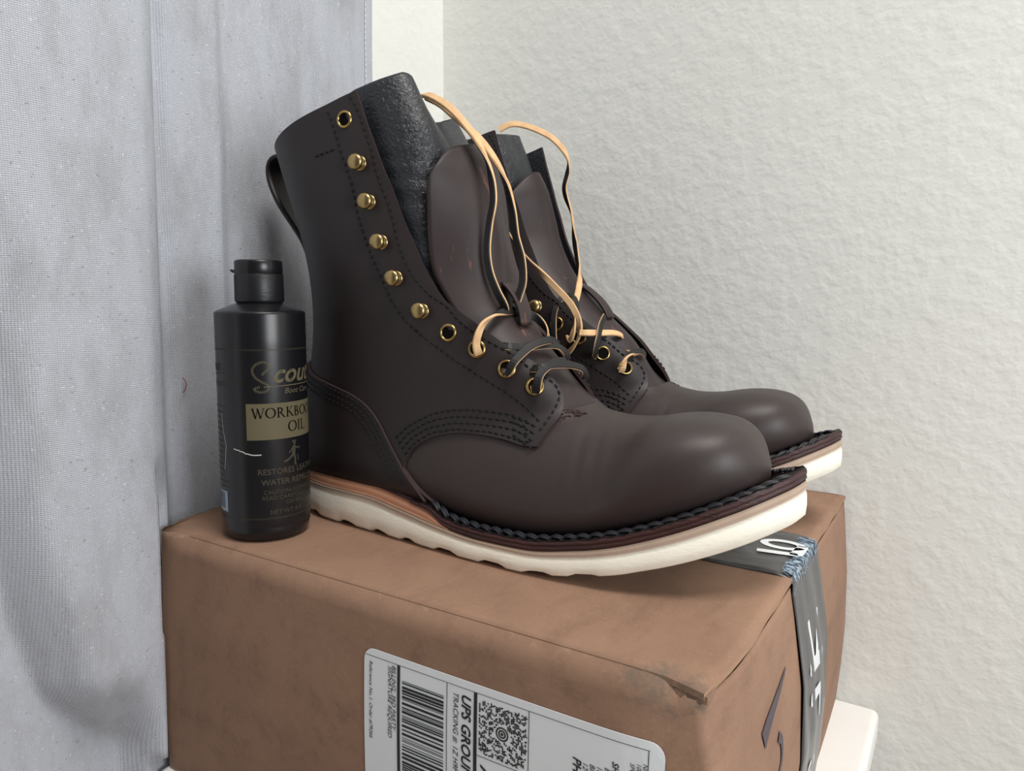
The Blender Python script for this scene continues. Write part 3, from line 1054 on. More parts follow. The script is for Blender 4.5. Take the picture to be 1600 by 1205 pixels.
# lace: flat rawhide strap, black grain side and tan flesh side
def lace(path, parent, w=0.0046, th=0.0017, twist=0.0, roll=0.0, flip=False, hint=(0, -1, 0.3), n=7, name='lace'):
    P = resample(catmull(path, n), 0.0016)
    T = np.gradient(P, axis=0)
    T /= np.linalg.norm(T, axis=1)[:, None]
    h0 = np.array(hint, float) / np.linalg.norm(hint)
    N = np.array([h0 - t * np.dot(h0, t) for t in T])
    for _ in range(4):
        N[1:-1] = (N[:-2] + N[1:-1] + N[2:]) / 3
        N -= T * np.sum(N * T, axis=1)[:, None]
    N /= np.linalg.norm(N, axis=1)[:, None] + 1e-12
    B = np.cross(T, N)
    L = np.linspace(0, 1, len(P))
    ang = (np.interp(L, np.linspace(0, 1, len(twist)), twist) if np.ndim(twist) else roll + twist * L)[:, None]
    N, B = N * np.cos(ang) + B * np.sin(ang), -N * np.sin(ang) + B * np.cos(ang)
    a, b = w / 2, th / 2
    prof = [(-a, b * .5), (-a * .8, b), (a * .8, b), (a, b * .5), (a, -b * .5), (a * .8, -b), (-a * .8, -b), (-a, -b * .5)]
    v = np.stack([P + B * x + N * y for x, y in prof], 1).reshape(-1, 3)
    m = len(prof)
    f, mi = [], []
    cols = [0, 0, 0, 1, 1, 1, 1, 1]
    if flip:
        cols = [1, 1, 1, 1, 0, 0, 0, 1]
    for i in range(len(P) - 1):
        for k in range(m):
            f.append((i * m + k, (i + 1) * m + k, (i + 1) * m + (k + 1) % m, i * m + (k + 1) % m))
            mi.append(cols[k])
    f += [tuple(range(m)), tuple((len(P) - 1) * m + k for k in range(m))[::-1]]
    mi += [1, 1]
    return mesh(name, v, f, ['lace_black', 'lace_tan'], parent, mi, smooth=False)


# sole outline
SOLX = [0, .004, .012, .025, .045, .08, .12, .16, .20, .235, .262, .283, .299, .311, .3175, .320]
sol_lat = pchip(SOLX, [0, .0145, .0245, .0335, .0388, .0425, .0470, .0512, .0530, .0520, .0478, .0412, .0325, .0212, .0108, 0])
sol_med = pchip(SOLX, [0, .0145, .0245, .0335, .0385, .0395, .0400, .0440, .0490, .0505, .0480, .0420, .0335, .0220, .0115, 0])
z_bot = pchip([0, .02, .05, .18, .2, .222, .2436, .2701, .2938, .3071, .320], [.003, .0008, 0, 0, .0005, .0035, .0078, .0158, .0245, .0300, .0355])
z_cream = pchip([0, .05, .082, .111, .14, .168, .195, .223, .242, .269, .2934, .3082, .320], [.0205, .0200, .0195, .0158, .0122, .0102, .0102, .0138, .0180, .0268, .0372, .0440, .0495])
tan_t = pchip([0, .06, .12, .17, .23, .29, .32], [.0024, .0024, .003, .0022, .0034, .0046, .0046])
org_t = pchip([0, .06, .10, .128, .147], [.0066, .0058, .0064, .0056, .0])
welt_t = pchip([.10, .125, .147, .2, .25, .32], [.0, .0022, .0050, .0050, .0052, .0055])


def sole_ring(xs, inset):
    """lateral then medial outline points for the given stations, shrunk by inset"""
    L = 0.160
    k = 1 - inset / 0.16
    xx = L + (xs - L) * k
    f = lambda g: np.maximum(g(xs) - inset * np.clip(g(xs) / 0.02, 0, 1), 0)
    return xx, -f(sol_lat), f(sol_med)


def sole_layer(name, xs, zlo, zhi, inset_profile, mats, parent, bottom_fn=None):
    """closed layer: inset_profile is a list of (fraction of height, inset)"""
    n = len(xs)
    rings = []
    for fr, ins in inset_profile:
        x, yl, ym = sole_ring(xs, ins)
        z = zlo(xs) + (zhi(xs) - zlo(xs)) * fr
        zl = z.copy()
        if bottom_fn is not None:
            zl = zl + bottom_fn(xs) * (1 - fr) ** 3
        rings.append(np.vstack([np.c_[x, yl, zl], np.c_[x, ym, zl][::-1]]))
    R_ = np.array(rings)
    m = 2 * n
    v = R_.reshape(-1, 3)
    f = grid(len(rings), m, False, True, flip=True)
    top = (len(rings) - 1) * m
    for i in range(n - 1):
        f.append((top + i, top + i + 1, top + m - 2 - i, top + m - 1 - i)[::-1])
        f.append((i, i + 1, m - 2 - i, m - 1 - i))
    return mesh(name, v, f, mats, parent)


def make_boot(label, mirror, loc, yaw, lean=0.0, stretch=0.0, tuck=0.0, broad=1.0, squeeze=0.0, laces_fn=None):
    boot = thing('work_boot', label, 'boot', 'pair of brown work boots', loc=loc, rot=(0, 0, yaw))

    def bend(o):
        """mirror for the other foot and lean the shaft"""
        me = o.data
        co = np.empty(len(me.vertices) * 3)
        me.vertices.foreach_get('co', co)
        co = co.reshape(-1, 3)
        h = np.clip(co[:, 2] - 0.09, 0, None)
        co[:, 1] *= 1 - squeeze * sstep(0.0, 0.10, h) * sstep(0.004, -0.006, co[:, 1])
        co[:, 1] += lean * h * sstep(0.0, 0.05, h)
        co[:, 2] += stretch * h
        if mirror:
            pass
        me.vertices.foreach_set('co', co.ravel())
        me.update()
        return o

    xs = 0.5 * 0.320 * (1 - np.cos(np.linspace(0.0, np.pi, 110)))
    scal = lambda x: 0.0021 * sstep(0.55, 0.8, np.sin(x * 2 * np.pi / 0.0285 + 0.9 + 0.5 * np.sin(x * 60)) * 0.5 + 0.5) * sstep(0.27, 0.2, x) * sstep(0.0, 0.02, x)
    lay = []
    zt = lambda x: z_cream(x) + tan_t(x)
    lay.append(sole_layer('outsole', xs, z_bot, z_cream, [(0, .004), (.04, .0018), (.15, .0004), (.5, 0), (.85, .0002), (1, .0008)], 'cream_rubber', boot, scal))
    lay.append(sole_layer('midsole', xs, z_cream, zt, [(0, .0008), (.3, .0004), (.7, .0004), (1, .0010)], 'tan_rubber', boot))
    xo = 0.147 * (0.5 - 0.5 * np.cos(np.linspace(0, np.pi, 60)))
    lay.append(sole_layer('heel_slip', xo, zt, lambda x: zt(x) + org_t(x) + 0.0001, [(0, .0010), (.3, .0006), (.7, .0008), (1, .0022)], 'veg_leather', boot))
    xw = 0.320 - (0.320 - 0.118) * (0.5 - 0.5 * np.cos(np.linspace(0, np.pi, 90)))[::-1]
    xw = np.sort(xw)
    wb = lambda x: zt(x) + np.where(x < .147, org_t(np.minimum(x, .147)) * sstep(.147, .135, x), 0)
    wob = lambda x: 0.0002 * np.sin(x * 400) + 0.0002 * np.sin(x * 950 + 1)
    lay.append(sole_layer('welt', xw, wb, lambda x: wb(x) + welt_t(x) + wob(x), [(0, .0016), (.2, .0006), (.42, .0007), (.5, .0013), (.58, .0007), (.85, .0007), (1, .0018)], 'welt_leather', boot))
    # rand under the heel seat
    xr = 0.15 * (0.5 - 0.5 * np.cos(np.linspace(0, np.pi, 60)))
    lay.append(sole_layer('heel_seat', xr, lambda x: zt(x) + org_t(np.minimum(x, .147)), lambda x: zt(x) + org_t(np.minimum(x, .147)) + .0022, [(0, .0024), (.5, .0018), (1, .003)], 'welt_leather', boot))

    # braided welt stitching: twisted two-ply loops
    a = Acc()
    for side in (-1, 1):
        xx, yl, ym = sole_ring(np.sort(np.r_[np.linspace(.128, .29, 120), np.linspace(.29, .3199, 60)]), .0058)
        P = np.c_[xx, yl if side < 0 else ym, wb(xx) + welt_t(xx) + .0007]
        P = resample(P, .0009)
        T = np.gradient(P, axis=0)
        T /= np.linalg.norm(T, axis=1)[:, None]
        Nn = np.cross(T, [0, 0, 1.0])
        L = 0.0098
        d = np.arange(len(P)) * .0009
        for x in np.arange(0, d[-1] - L, 0.0072):
            for ply in (-1, 1):
                u = np.linspace(0, 1, 8)
                pt = np.array([[np.interp(x + uu * L, d, P[:, k]) for k in range(3)] for uu in u])
                nn = np.array([[np.interp(x + uu * L, d, Nn[:, k]) for k in range(3)] for uu in u])
                sw = (u - .5) * .0040 + ply * .0010
                v, f = tube(pt + nn * sw[:, None] + np.array([0, 0, 1.0]) * (np.sin(np.pi * u) * .0011 - .0005)[:, None], .00112 * (0.5 + .5 * np.sin(np.pi * np.clip(u, .08, .92))), 6)
                a.add(v, f)
    lay.append(a.build('welt_stitching', 'rope_thread', boot, kind='stuff'))
    # small dark thread along the outer rim of the welt
    a = Acc()
    for side in (-1, 1):
        xx, yl, ym = sole_ring(np.sort(np.r_[np.linspace(.15, .29, 120), np.linspace(.29, .3199, 60)]), .0018)
        P = resample(np.c_[xx, yl if side < 0 else ym, wb(xx) + welt_t(xx) + .0003], .0012)
        for i in range(0, len(P) - 4, 5):
            v, f = tube(P[i:i + 4], .00045, 5)
            a.add(v, f)
    lay.append(a.build('welt_rim_stitching', 'thread', boot, kind='stuff'))

    # vamp: forefoot and toe, one smooth skin
    ss = np.r_[np.linspace(7.0, 9.2, 24), np.linspace(9.25, 15, 80), np.linspace(15.05, NS, 100)]
    tt = np.linspace(-np.pi, np.pi, 161)[:-1]
    S2, T2 = np.meshgrid(ss, tt, indexing='ij')
    V = loft(S2, T2)
    cx = V[..., 0]
    # shallow flex creases behind the toe cap
    nrm = loft_n(S2, T2)
    if np.mean(np.sum(nrm * (V - np.array([0.2, 0, 0.05])), -1)) < 0:
        nrm = -nrm
    crease = 0.0003 * np.sin(cx * 700 + V[..., 1] * 90) * np.exp(-((cx - .222) / .012) ** 2) * np.exp(-((np.abs(T2) - 2.0) / .5) ** 2)
    dip = -0.0016 * np.exp(-((cx - .232) / .012) ** 2) * np.exp(-((np.abs(T2) - 1.75) / .45) ** 2)
    V = V + nrm * (crease + dip)[..., None]
    N1, N2 = V.shape[:2]
    vv = list(V.reshape(-1, 3))
    ff = [q for q in grid(N1, N2, False, True) if not (ss[q[0] // N2] < 9.22 and abs(tt[q[0] % N2]) > 2.45)]
    ff.append(tuple((N1 - 1) * N2 + k for k in range(N2)))
    vo = mesh('vamp', vv, ff, 'vamp_leather', boot)
    so = vo.modifiers.new('thick', 'SOLIDIFY')
    so.thickness = 0.0016
    so.offset = -1
    bm = bmesh.new()
    bm.from_mesh(vo.data)
    bmesh.ops.recalc_face_normals(bm, faces=bm.faces)
    bm.to_mesh(vo.data)
    bm.free()
    lay.append(vo)

    # quarters, one per side
    lace_edge = st_path(FEAT['lace_edge'], .003)
    seam = st_path(FEAT['seam'], .003)
    le0 = lace_edge[0]
    edge_xz = resample(catmull(np.array(FEAT['lace_edge']), 8), .002)

    def flare(p):
        """quarters stand a little open along the lacing"""
        d = np.min(np.hypot(p[:, 0:1] - edge_xz[None, :, 0], p[:, 2:3] - edge_xz[None, :, 1]), axis=1)
        return 0.0022 * sstep(0.022, 0.0, d) * sstep(.075, .09, p[:, 2])

    top = np.c_[np.linspace(0, le0[0], 14)[:-1] * 0 + np.linspace(0.0, le0[0], 14)[:-1], np.linspace(0.0, le0[1], 14)[:-1]]
    s_end, t_end = seam[-1]
    low = np.c_[np.linspace(s_end, 9.4, 10)[1:], np.linspace(t_end, 0.35, 10)[1:]]
    heel = np.c_[np.linspace(9.3, 0.0, 30)[:-1], np.full(29, 0.0)]
    loop = np.vstack([top, lace_edge, seam[1:], low, heel])
    V, F, mi = patch(loop, .0021, 0.0, flare)
    for sd in (1, -1):
        v2 = V * np.array([1, sd, 1])
        f2 = F if sd == 1 else [q[::-1] for q in F]
        lay.append(mesh('quarter', v2, f2, ['brown_leather', 'black_leather', 'leather_edge'], boot, mi))

    # heel counter over both quarters
    cu = st_path(FEAT['counter'], .003)
    top_c = np.array([inv(x, z) for x, z in [(.0026, .0985), (.010, .0975), (.0205, .0952)]])
    top_c[0, 1] = 0.0
    cl = np.vstack([top_c, cu, np.c_[np.linspace(cu[-1][0], 9.4, 8)[1:], np.linspace(cu[-1][1], .35, 8)[1:]], np.c_[np.linspace(9.3, top_c[0][0], 16)[:-1], np.full(15, 0.0)]])
    V, F, mi = patch(cl, .0038, .0019)
    for sd in (1, -1):
        lay.append(mesh('heel_counter', V * np.array([1, sd, 1]), F if sd == 1 else [q[::-1] for q in F], ['brown_leather', 'black_leather', 'leather_edge'], boot, mi))

    # thread rows
    a = Acc()
    rows = [(st_path(FEAT['facing'], .002), .0021), (st_path(FEAT['lace_st'], .002), .0021), (st_path(FEAT['deco'], .002), .0021)]
    r1 = resample(catmull(np.array(FEAT['row1']), 8), n=60)
    r4 = resample(catmull(np.array(FEAT['row4']), 8), n=60)
    for k in range(4):
        rr_ = r1 + (r4 - r1) * k / 3
        rows.append((np.array([inv(x, z) for x, z in rr_]), .0021))
    # bar tacks at the vamp point
    for k in range(4):
        z0 = 0.0725 - k * 0.0032
        rows.append((np.array([inv(x, z) for x, z in resample(np.array([(.1765 + k * .001, z0 + .0035), (.1925 + k * .0004, z0 - .0022)]), n=14)]), .0022))
    cxz = resample(catmull(np.array([(.0060, .0980), (.0205, .0952)] + list(FEAT['counter'])), 8), n=80)
    dv = np.gradient(cxz, axis=0)
    dv /= np.linalg.norm(dv, axis=1)[:, None]
    nv = np.c_[dv[:, 1], -dv[:, 0]]
    for k in range(3):
        q = cxz + nv * (.0022 + .0034 * k) * np.sign(-nv[20, 1] + 1e-9)
        q = q[:len(q) - 6 - k * 2]
        rows.append((np.array([inv(x, z) for x, z in q]), .0038))
    for st_, off in rows:
        stitches(a, st_, off, flare=flare)
    V = np.array(a.v)
    b = Acc()
    b.add(V, a.f)
    b.add(V * np.array([1, -1, 1]), [q[::-1] for q in a.f])
    lay.append(b.build('stitching', 'thread', boot, kind='stuff'))

    # eyelets and speed hooks on both sides
    def frame(x, z, sd, off):
        s, t = inv(x, z)
        p = loft(s, t)
        n = loft_n(s, t)
        if n[1] > 0:
            n = -n
        p = p + n * (off + float(flare(p[None])[0]))
        p = p * np.array([1, sd, 1])
        n = n * np.array([1, sd, 1])
        n = n / np.linalg.norm(n)
        u = np.cross(n, [0, 0, 1.0])
        u /= np.linalg.norm(u)
        return p, n, u, np.cross(n, u)

    def ring_part(name, prof, fr, mat_, parent, nseg=28):
        p, n, u, w = fr
        an = np.linspace(0, 2 * np.pi, nseg, endpoint=False)
        v = [p + r * (math.cos(q) * u + math.sin(q) * w) + h * n for r, h in prof for q in an]
        f = grid(len(prof), nseg, False, True)
        if prof[-1][0] < 1e-4:
            pass
        o = mesh(name, v, f, mat_, parent)
        bm_ = bmesh.new()
        bm_.from_mesh(o.data)
        bmesh.ops.recalc_face_normals(bm_, faces=bm_.faces)
        bm_.to_mesh(o.data)
        bm_.free()
        return o
    tor = [(.0029 + .00125 * (1 - math.cos(q)) , .0016 * math.sin(q)) for q in np.linspace(0, np.pi, 9)]
    tor = [(.0033, -.0015), (.0034, .0003), (.0037, .0009), (.0042, .0011), (.0047, .0008), (.0050, .0003), (.0051, -.0004)]
    EY = []
    for (x, z) in FEAT['eyelets']:
        for sd in (1, -1):
            fr = frame(x, z, sd, .0021)
            e = ring_part('eyelet', tor, fr, 'brass', boot)
            lay.append(e)
            h = ring_part('eyelet_dark_disc', [(.0036, .00025), (.0018, .00022), (1e-5, .0002)], fr, 'hole_shade_print', e)  # flat dark disc painted as the shade inside the eyelet
            lay.append(h)
            EY.append((sd, fr))
    hk = [(.0042, -.0003), (.0043, .0006), (.0037, .0010), (.0020, .0013), (.0018, .0034), (.0036, .0037), (.0044, .0043), (.0045, .0056), (.0038, .0066), (.0018, .0071), (1e-5, .0072)]
    for (x, z) in FEAT['hooks']:
        for sd in (1, -1):
            lay.append(ring_part('speed_hook', hk, frame(x, z, sd, .0021), 'brass_worn', boot))

    # tongue
    cl_ = np.array([(.1300, .2260), (.1375, .2130), (.1420, .1960), (.1465, .1760), (.1510, .1560), (.1570, .1380), (.1665, .1220), (.1800, .1060), (.1920, .0910), (.2030, .0800), (.2120, .0740)])
    C1 = resample(catmull(cl_, 10), n=70)
    dT = np.gradient(C1, axis=0)
    dT /= np.linalg.norm(dT, axis=1)[:, None]
    nT = np.c_[-dT[:, 1], dT[:, 0]]
    nT *= np.sign(nT[:, 0:1])
    v_ = np.linspace(0, 1, 70)
    hw = np.interp(v_, [0, .15, .4, .6, .8, 1], [.0320, .0330, .0320, .0290, .0230, .0200])
    bow = np.interp(v_, [0, .15, .4, .6, .8, 1], [.016, .021, .024, .018, .006, .004])
    us = np.linspace(-1, 1, 41)
    TV = np.zeros((70, 41, 3))
    for i in range(70):
        for j, u in enumerate(us):
            cut = .026 * (1 - math.sqrt(max(0, 1 - (max(0, abs(u) - .25) / .751) ** 2)))
            ii = v_[i] * (1 - cut / .2 * 1.0) * 1 + cut / .2 * (1 - v_[i]) * 1.0 if i < 69 else 1
            ii = v_[i] + (cut / .19) * (1 - v_[i])
            k = ii * 69
            c0 = np.array([np.interp(k, np.arange(70), C1[:, 0]), np.interp(k, np.arange(70), C1[:, 1])])
            n0 = np.array([np.interp(k, np.arange(70), nT[:, 0]), np.interp(k, np.arange(70), nT[:, 1])])
            b_ = np.interp(ii, v_, bow)
            w_ = np.interp(ii, v_, hw)
            wav = .0018 * math.sin(u * 5 + ii * 9) * (1 - ii) + .0012 * math.sin(u * 3 - ii * 14)
            q = c0 - n0 * (b_ * (abs(u) ** 2.0) * (1.0 if u < 0 else broad)) + n0 * wav
            TV[i, j] = (q[0], u * w_ * (1.0 if u < 0 else 2 - broad * 1.12 if broad < 1 else 1.0), q[1])
    tg = mesh('tongue', TV.reshape(-1, 3), grid(70, 41), 'tongue_leather', boot)
    so = tg.modifiers.new('thick', 'SOLIDIFY')
    so.thickness = 0.0022
    so.offset = 0
    lay.append(tg)
    # lace keeper: a strap cut in the tongue, standing proud of it
    kz = [(.1535, .1470), (.1585, .1425), (.1630, .1360), (.1655, .1290), (.1660, .1235)]
    KP = resample(catmull(np.array(kz), 6), n=14)
    kv = np.array([[(x + .001 - .0006 * (abs(u) > .9), u * .0058 - .001, z) for u in (-1, -.9, -.3, .3, .9, 1)] for x, z in KP])
    kp = mesh('lace_keeper', kv.reshape(-1, 3), grid(14, 6), 'tongue_leather', boot)
    so = kp.modifiers.new('thick', 'SOLIDIFY')
    so.thickness = 0.0020
    so.offset = 0
    lay.append(kp)

    # black gusset folded behind the tongue
    secs = [
        (.2680, [(.052, -.0345), (.078, -.0350), (.092, -.0315), (.1005, -.0235), (.1030, -.012), (.1015, 0), (.1030, .012), (.1005, .0235), (.092, .0315), (.078, .035), (.052, .0345)]),
        (.2350, [(.060, -.0345), (.088, -.0355), (.103, -.0325), (.1130, -.0250), (.1175, -.013), (.1170, 0), (.1175, .013), (.1130, .025), (.103, .0325), (.088, .0355), (.060, .0345)]),
        (.2000, [(.073, -.0345), (.099, -.0345), (.111, -.0320), (.1195, -.0245), (.1235, -.013), (.1245, 0), (.1235, .013), (.1195, .0245), (.111, .032), (.099, .0345), (.073, .0345)]),
        (.1600, [(.092, -.0330), (.113, -.0325), (.123, -.0300), (.1300, -.0235), (.1335, -.012), (.1345, 0), (.1335, .012), (.1300, .0235), (.123, .030), (.113, .0325), (.092, .033)]),
        (.1250, [(.122, -.0300), (.136, -.0290), (.142, -.0265), (.1475, -.0210), (.1505, -.011), (.1515, 0), (.1505, .011), (.1475, .021), (.142, .0265), (.136, .029), (.122, .030)]),
        (.0900, [(.155, -.0240), (.164, -.0230), (.169, -.0210), (.1730, -.0160), (.1755, -.009), (.1760, 0), (.1755, .009), (.1730, .016), (.169, .021), (.164, .023), (.155, .024)]),
    ]
    zz = np.array([q[0] for q in secs])[::-1]
    SP = np.array([catmull(np.array(q[1]), 6) for q in secs])[::-1]
    zr = np.linspace(.092, .268, 90)
    GV = np.zeros((90, SP.shape[1], 3))
    for j in range(SP.shape[1]):
        fx, fy = spline(zz, SP[:, j, 0]), spline(zz, SP[:, j, 1])
        GV[:, j, 0], GV[:, j, 1] = fx(zr), fy(zr)
        u = j / (SP.shape[1] - 1)
        drop = np.interp(u, [0, .08, .14, .22, .29, .33, .40, .5, .6, .7, .78, .86, 1], [.020, .0125, .0100, .0070, .0040, .0050, .0170, .0270, .0240, .0190, .0170, .0165, .0220])
        if tuck:
            drop = np.interp(u, [0, .14, .3, .5, .7, .86, 1], [.022, .014, .009, .010, .014, .018, .024])
        GV[:, j, 2] = zr - drop * np.clip((zr - .19) / .078, 0, 1) ** 1.3
    wr = .0004 * np.sin(GV[..., 2] * 420 + GV[..., 1] * 160 + 2 * np.sin(GV[..., 2] * 90)) * sstep(.25, .18, GV[..., 2])
    GV[..., 1] += wr * np.sign(GV[..., 1])
    gs = mesh('gusset', GV.reshape(-1, 3), grid(90, SP.shape[1]), 'black_leather', boot)
    so = gs.modifiers.new('thick', 'SOLIDIFY')
    so.thickness = 0.0018
    so.offset = 0
    lay.append(gs)

    # frayed red-brown fibres at the throat of the vamp
    a = Acc()
    rr = random.Random(11)
    for k in range(46):
        th = math.pi - 0.15 - 0.5 * rr.random() ** 1.2
        s0 = 9.35 + rr.random() * 0.75
        pts = [(s0, th), (s0 + rr.uniform(-.12, .12), th + rr.uniform(-.06, .02)), (s0 + rr.uniform(-.2, .2), th + rr.uniform(-.1, .02))]
        P = np.array([loft(q[0], q[1]) for q in pts]) + np.array([0, 0, 1]) * np.array([[.0001], [.0005], [.0003]])
        v, f = tube(P, .00032, 4)
        a.add(v, f)
    lay.append(a.build('frayed_fibres', 'welt_leather', boot, kind='stuff'))

    # pull loop on the back of the shaft
    lp = resample(catmull(np.array([(-.0060, .2180), (-.0100, .2290), (-.0180, .2320), (-.0270, .2290), (-.0285, .2190), (-.0210, .2030), (-.0070, .1850), (.0020, .1720), (.0075, .1560), (.0105, .1360), (.0098, .1120), (.0055, .0900)]), 8), n=60)
    LV = np.array([[(x, u * .0115, z) for u in np.linspace(-1, 1, 7)] for x, z in lp])
    LV[..., 0] += (np.linspace(-1, 1, 7) ** 2)[None] * .0022 * sstep(.2, .17, LV[..., 2])
    pl_ = mesh('pull_loop', LV.reshape(-1, 3), grid(60, 7), ['brown_leather'], boot)
    so = pl_.modifiers.new('thick', 'SOLIDIFY')
    so.thickness = 0.0022
    so.offset = 0
    lay.append(pl_)

    for o in (tg, gs, kp):
        if tuck:
            me = o.data
            for vtx in me.vertices:
                vtx.co.x -= tuck * float(sstep(0.105, 0.185, vtx.co.z))
    for o in lay:
        if lean or stretch:
            bend(o)
        if mirror:
            me = o.data
            me.transform(Matrix.Scale(-1, 4, (0, 1, 0)))
            me.flip_normals()
    if laces_fn:
        laces_fn(boot)
    return boot


# ------------------------------------------------------------------ bottle of leather oil
def make_bottle():
    bx, by, R_ = 0.0605, 0.0345, 0.0250
    t = thing('oil_bottle', 'black plastic bottle of boot oil with flip cap beside the heel', 'bottle', loc=(bx, by, BH + 0.0002))
    t.scale = (1, 1, 0.972)
    prof = [(1e-4, .0006), (.0195, .0004), (.0215, .0006), (.0232, .0022), (.0241, .0048), (.0246, .0075), (.0244, .0085), (.0246, .0095), (R_, .013), (R_, .115), (.0251, .1195), (R_, .1205),
            (R_, .1325), (.0249, .1335), (.0244, .1341), (.0232, .1347), (.0190, .1364), (.0150, .1382), (.0128, .1390), (.0122, .1396), (.0121, .1430)]
    v, f = lathe(prof, 96)
    mesh('bottle_body', v, f, 'black_plastic', t)
    # flip cap: ridged skirt, polished lid with a thumb lip
    cp = [(.0118, .1392), (.0132, .1395), (.0134, .1405), (.0133, .1550), (.0131, .1558)]
    a = np.linspace(0, 2 * np.pi, 144, endpoint=False)
    pr = np.array(cp)
    vv = []
    for r, z in pr:
        rr = r + (.00018 * (np.arange(144) % 2) if .14 < z < .1555 else 0)
        vv += list(np.c_[rr * np.cos(a), rr * np.sin(a), np.full(144, z)])
    mesh('cap_skirt', vv, grid(len(pr), 144, False, True, flip=True), 'cap_plastic', t)
    v, f = lathe([(.0129, .1556), (.0132, .1562), (.0132, .1628), (.0128, .1637), (.0118, .1640), (1e-4, .1640)], 72)
    lid = mesh('cap_lid', v, f, 'black_plastic', t)
    # thumb lip at the left of the camera's view
    ang = math.radians(218)
    d, e = np.array([math.cos(ang), math.sin(ang), 0]), np.array([-math.sin(ang), math.cos(ang), 0])
    q = [d * .0122 - e * .005 + [0, 0, .1560], d * .0122 + e * .005 + [0, 0, .1560], d * .0150 + e * .0035 + [0, 0, .1572], d * .0150 - e * .0035 + [0, 0, .1572]]
    q += [p + np.array([0, 0, .0016]) for p in q]
    bevelled('thumb_lip', q, box_faces(), 'black_plastic', lid, .0005)

    # printing wrapped on the cylinder; angle 0 = middle of the front panel
    view = math.atan2(-0.2424 - by, 0.4072 - bx)
    mid = view + math.radians(47)
    RP = R_ + .00012

    def wrap(x, z, a0=mid, r=RP):
        q = a0 + x / R_
        return (r * math.cos(q), r * math.sin(q), z)

    def txt(acc, s, x, z, size, a0=mid, **k):
        v_, f_ = text_mesh(s, size, **k)
        acc.add([wrap(x + p[0], z + p[1], a0) for p in v_], f_)

    def strip(acc, pts, w, a0=mid, r=RP):
        P = resample(np.array(pts, float), .0012)
        T = np.gradient(P, axis=0)
        T /= np.linalg.norm(T, axis=1)[:, None] + 1e-12
        N = np.c_[-T[:, 1], T[:, 0]]
        ww = np.broadcast_to(np.asarray(w, float), (len(P),))[:, None] / 2
        L, Q = P + N * ww, P - N * ww
        n_ = len(P)
        acc.add([wrap(p[0], p[1], a0, r) for p in np.vstack([L, Q])], [(i, n_ + i, n_ + i + 1, i + 1) for i in range(n_ - 1)])

    g = Acc()
    # twisted rope borders
    for z in (.1128, .0148):
        for k in range(118):
            x = -math.pi * R_ + 2 * math.pi * R_ * k / 118
            strip(g, [(x - .0005, z - .0005), (x + .0008, z + .0005)], .00032)
        g.build('rope_border', 'gold_dim', t, smooth=False)
        g = Acc()
    # big rope letter S, then the rest of the script name
    S_ = catmull(np.array([(-.0205, .0990), (-.0185, .1010), (-.0165, .1035), (-.0180, .1056), (-.0212, .1058), (-.0245, .1040), (-.0258, .1010), (-.0245, .0975), (-.0215, .0950), (-.0180, .0930), (-.0175, .0905), (-.0200, .0888), (-.0235, .0892), (-.0252, .0908), (-.0225, .0918)]), 10)
    SP_ = resample(S_, .0010)
    Tn = np.gradient(SP_, axis=0)
    Tn /= np.linalg.norm(Tn, axis=1)[:, None]
    for p, q in zip(SP_, Tn):
        nn = np.array([-q[1], q[0]])
        strip(g, [p - nn * .0007 - q * .0003, p + nn * .0007 + q * .0003], .0004)
    txt(g, 'cout', -.0160, .0943, .0150, shear=.35, bold=.0003)
    strip(g, [(-.020, .0918), (.016, .0925)], .0005)
    txt(g, 'Boot Care', -.0090, .0875, .0046, shear=.35)
    g.build('script_lettering', 'gold_print', t, smooth=False)
    # gold panel
    xs = np.linspace(-.0300, .0300, 30)
    g = Acc()
    v_ = [wrap(x, z) for x in xs for z in (.0612, .0822)]
    g.add(v_, grid(30, 2))
    pan = g.build('name_panel', 'gold_print', t)
    g = Acc()

    def serif(acc, s, x, z, size, adv):
        """roman capitals from strokes with thick and thin stems and small serifs"""
        h = size
        def st(p, q, w):
            strip(acc, [(x + p[0] * h, z + p[1] * h), (x + q[0] * h, z + q[1] * h)], w * h, r=RP + .00012)
        def ell(cx, cy, rx, ry, w0, w1, a0=0, a1=360):
            an = np.radians(np.linspace(a0, a1, 40))
            P = np.c_[x + (cx + rx * np.cos(an)) * h, z + (cy + ry * np.sin(an)) * h]
            P = resample(P, n=60)
            an2 = np.linspace(math.radians(a0), math.radians(a1), 60)
            T = np.gradient(P, axis=0)
            T /= np.linalg.norm(T, axis=1)[:, None]
            N = np.c_[-T[:, 1], T[:, 0]]
            w = (w1 + (w0 - w1) * np.abs(np.cos(an2)))[:, None] * h / 2
            n_ = len(P)
            acc.add([wrap(p[0], p[1], mid, RP + .00012) for p in np.vstack([P + N * w, P - N * w])], [(i, n_ + i, n_ + i + 1, i + 1) for i in range(n_ - 1)])
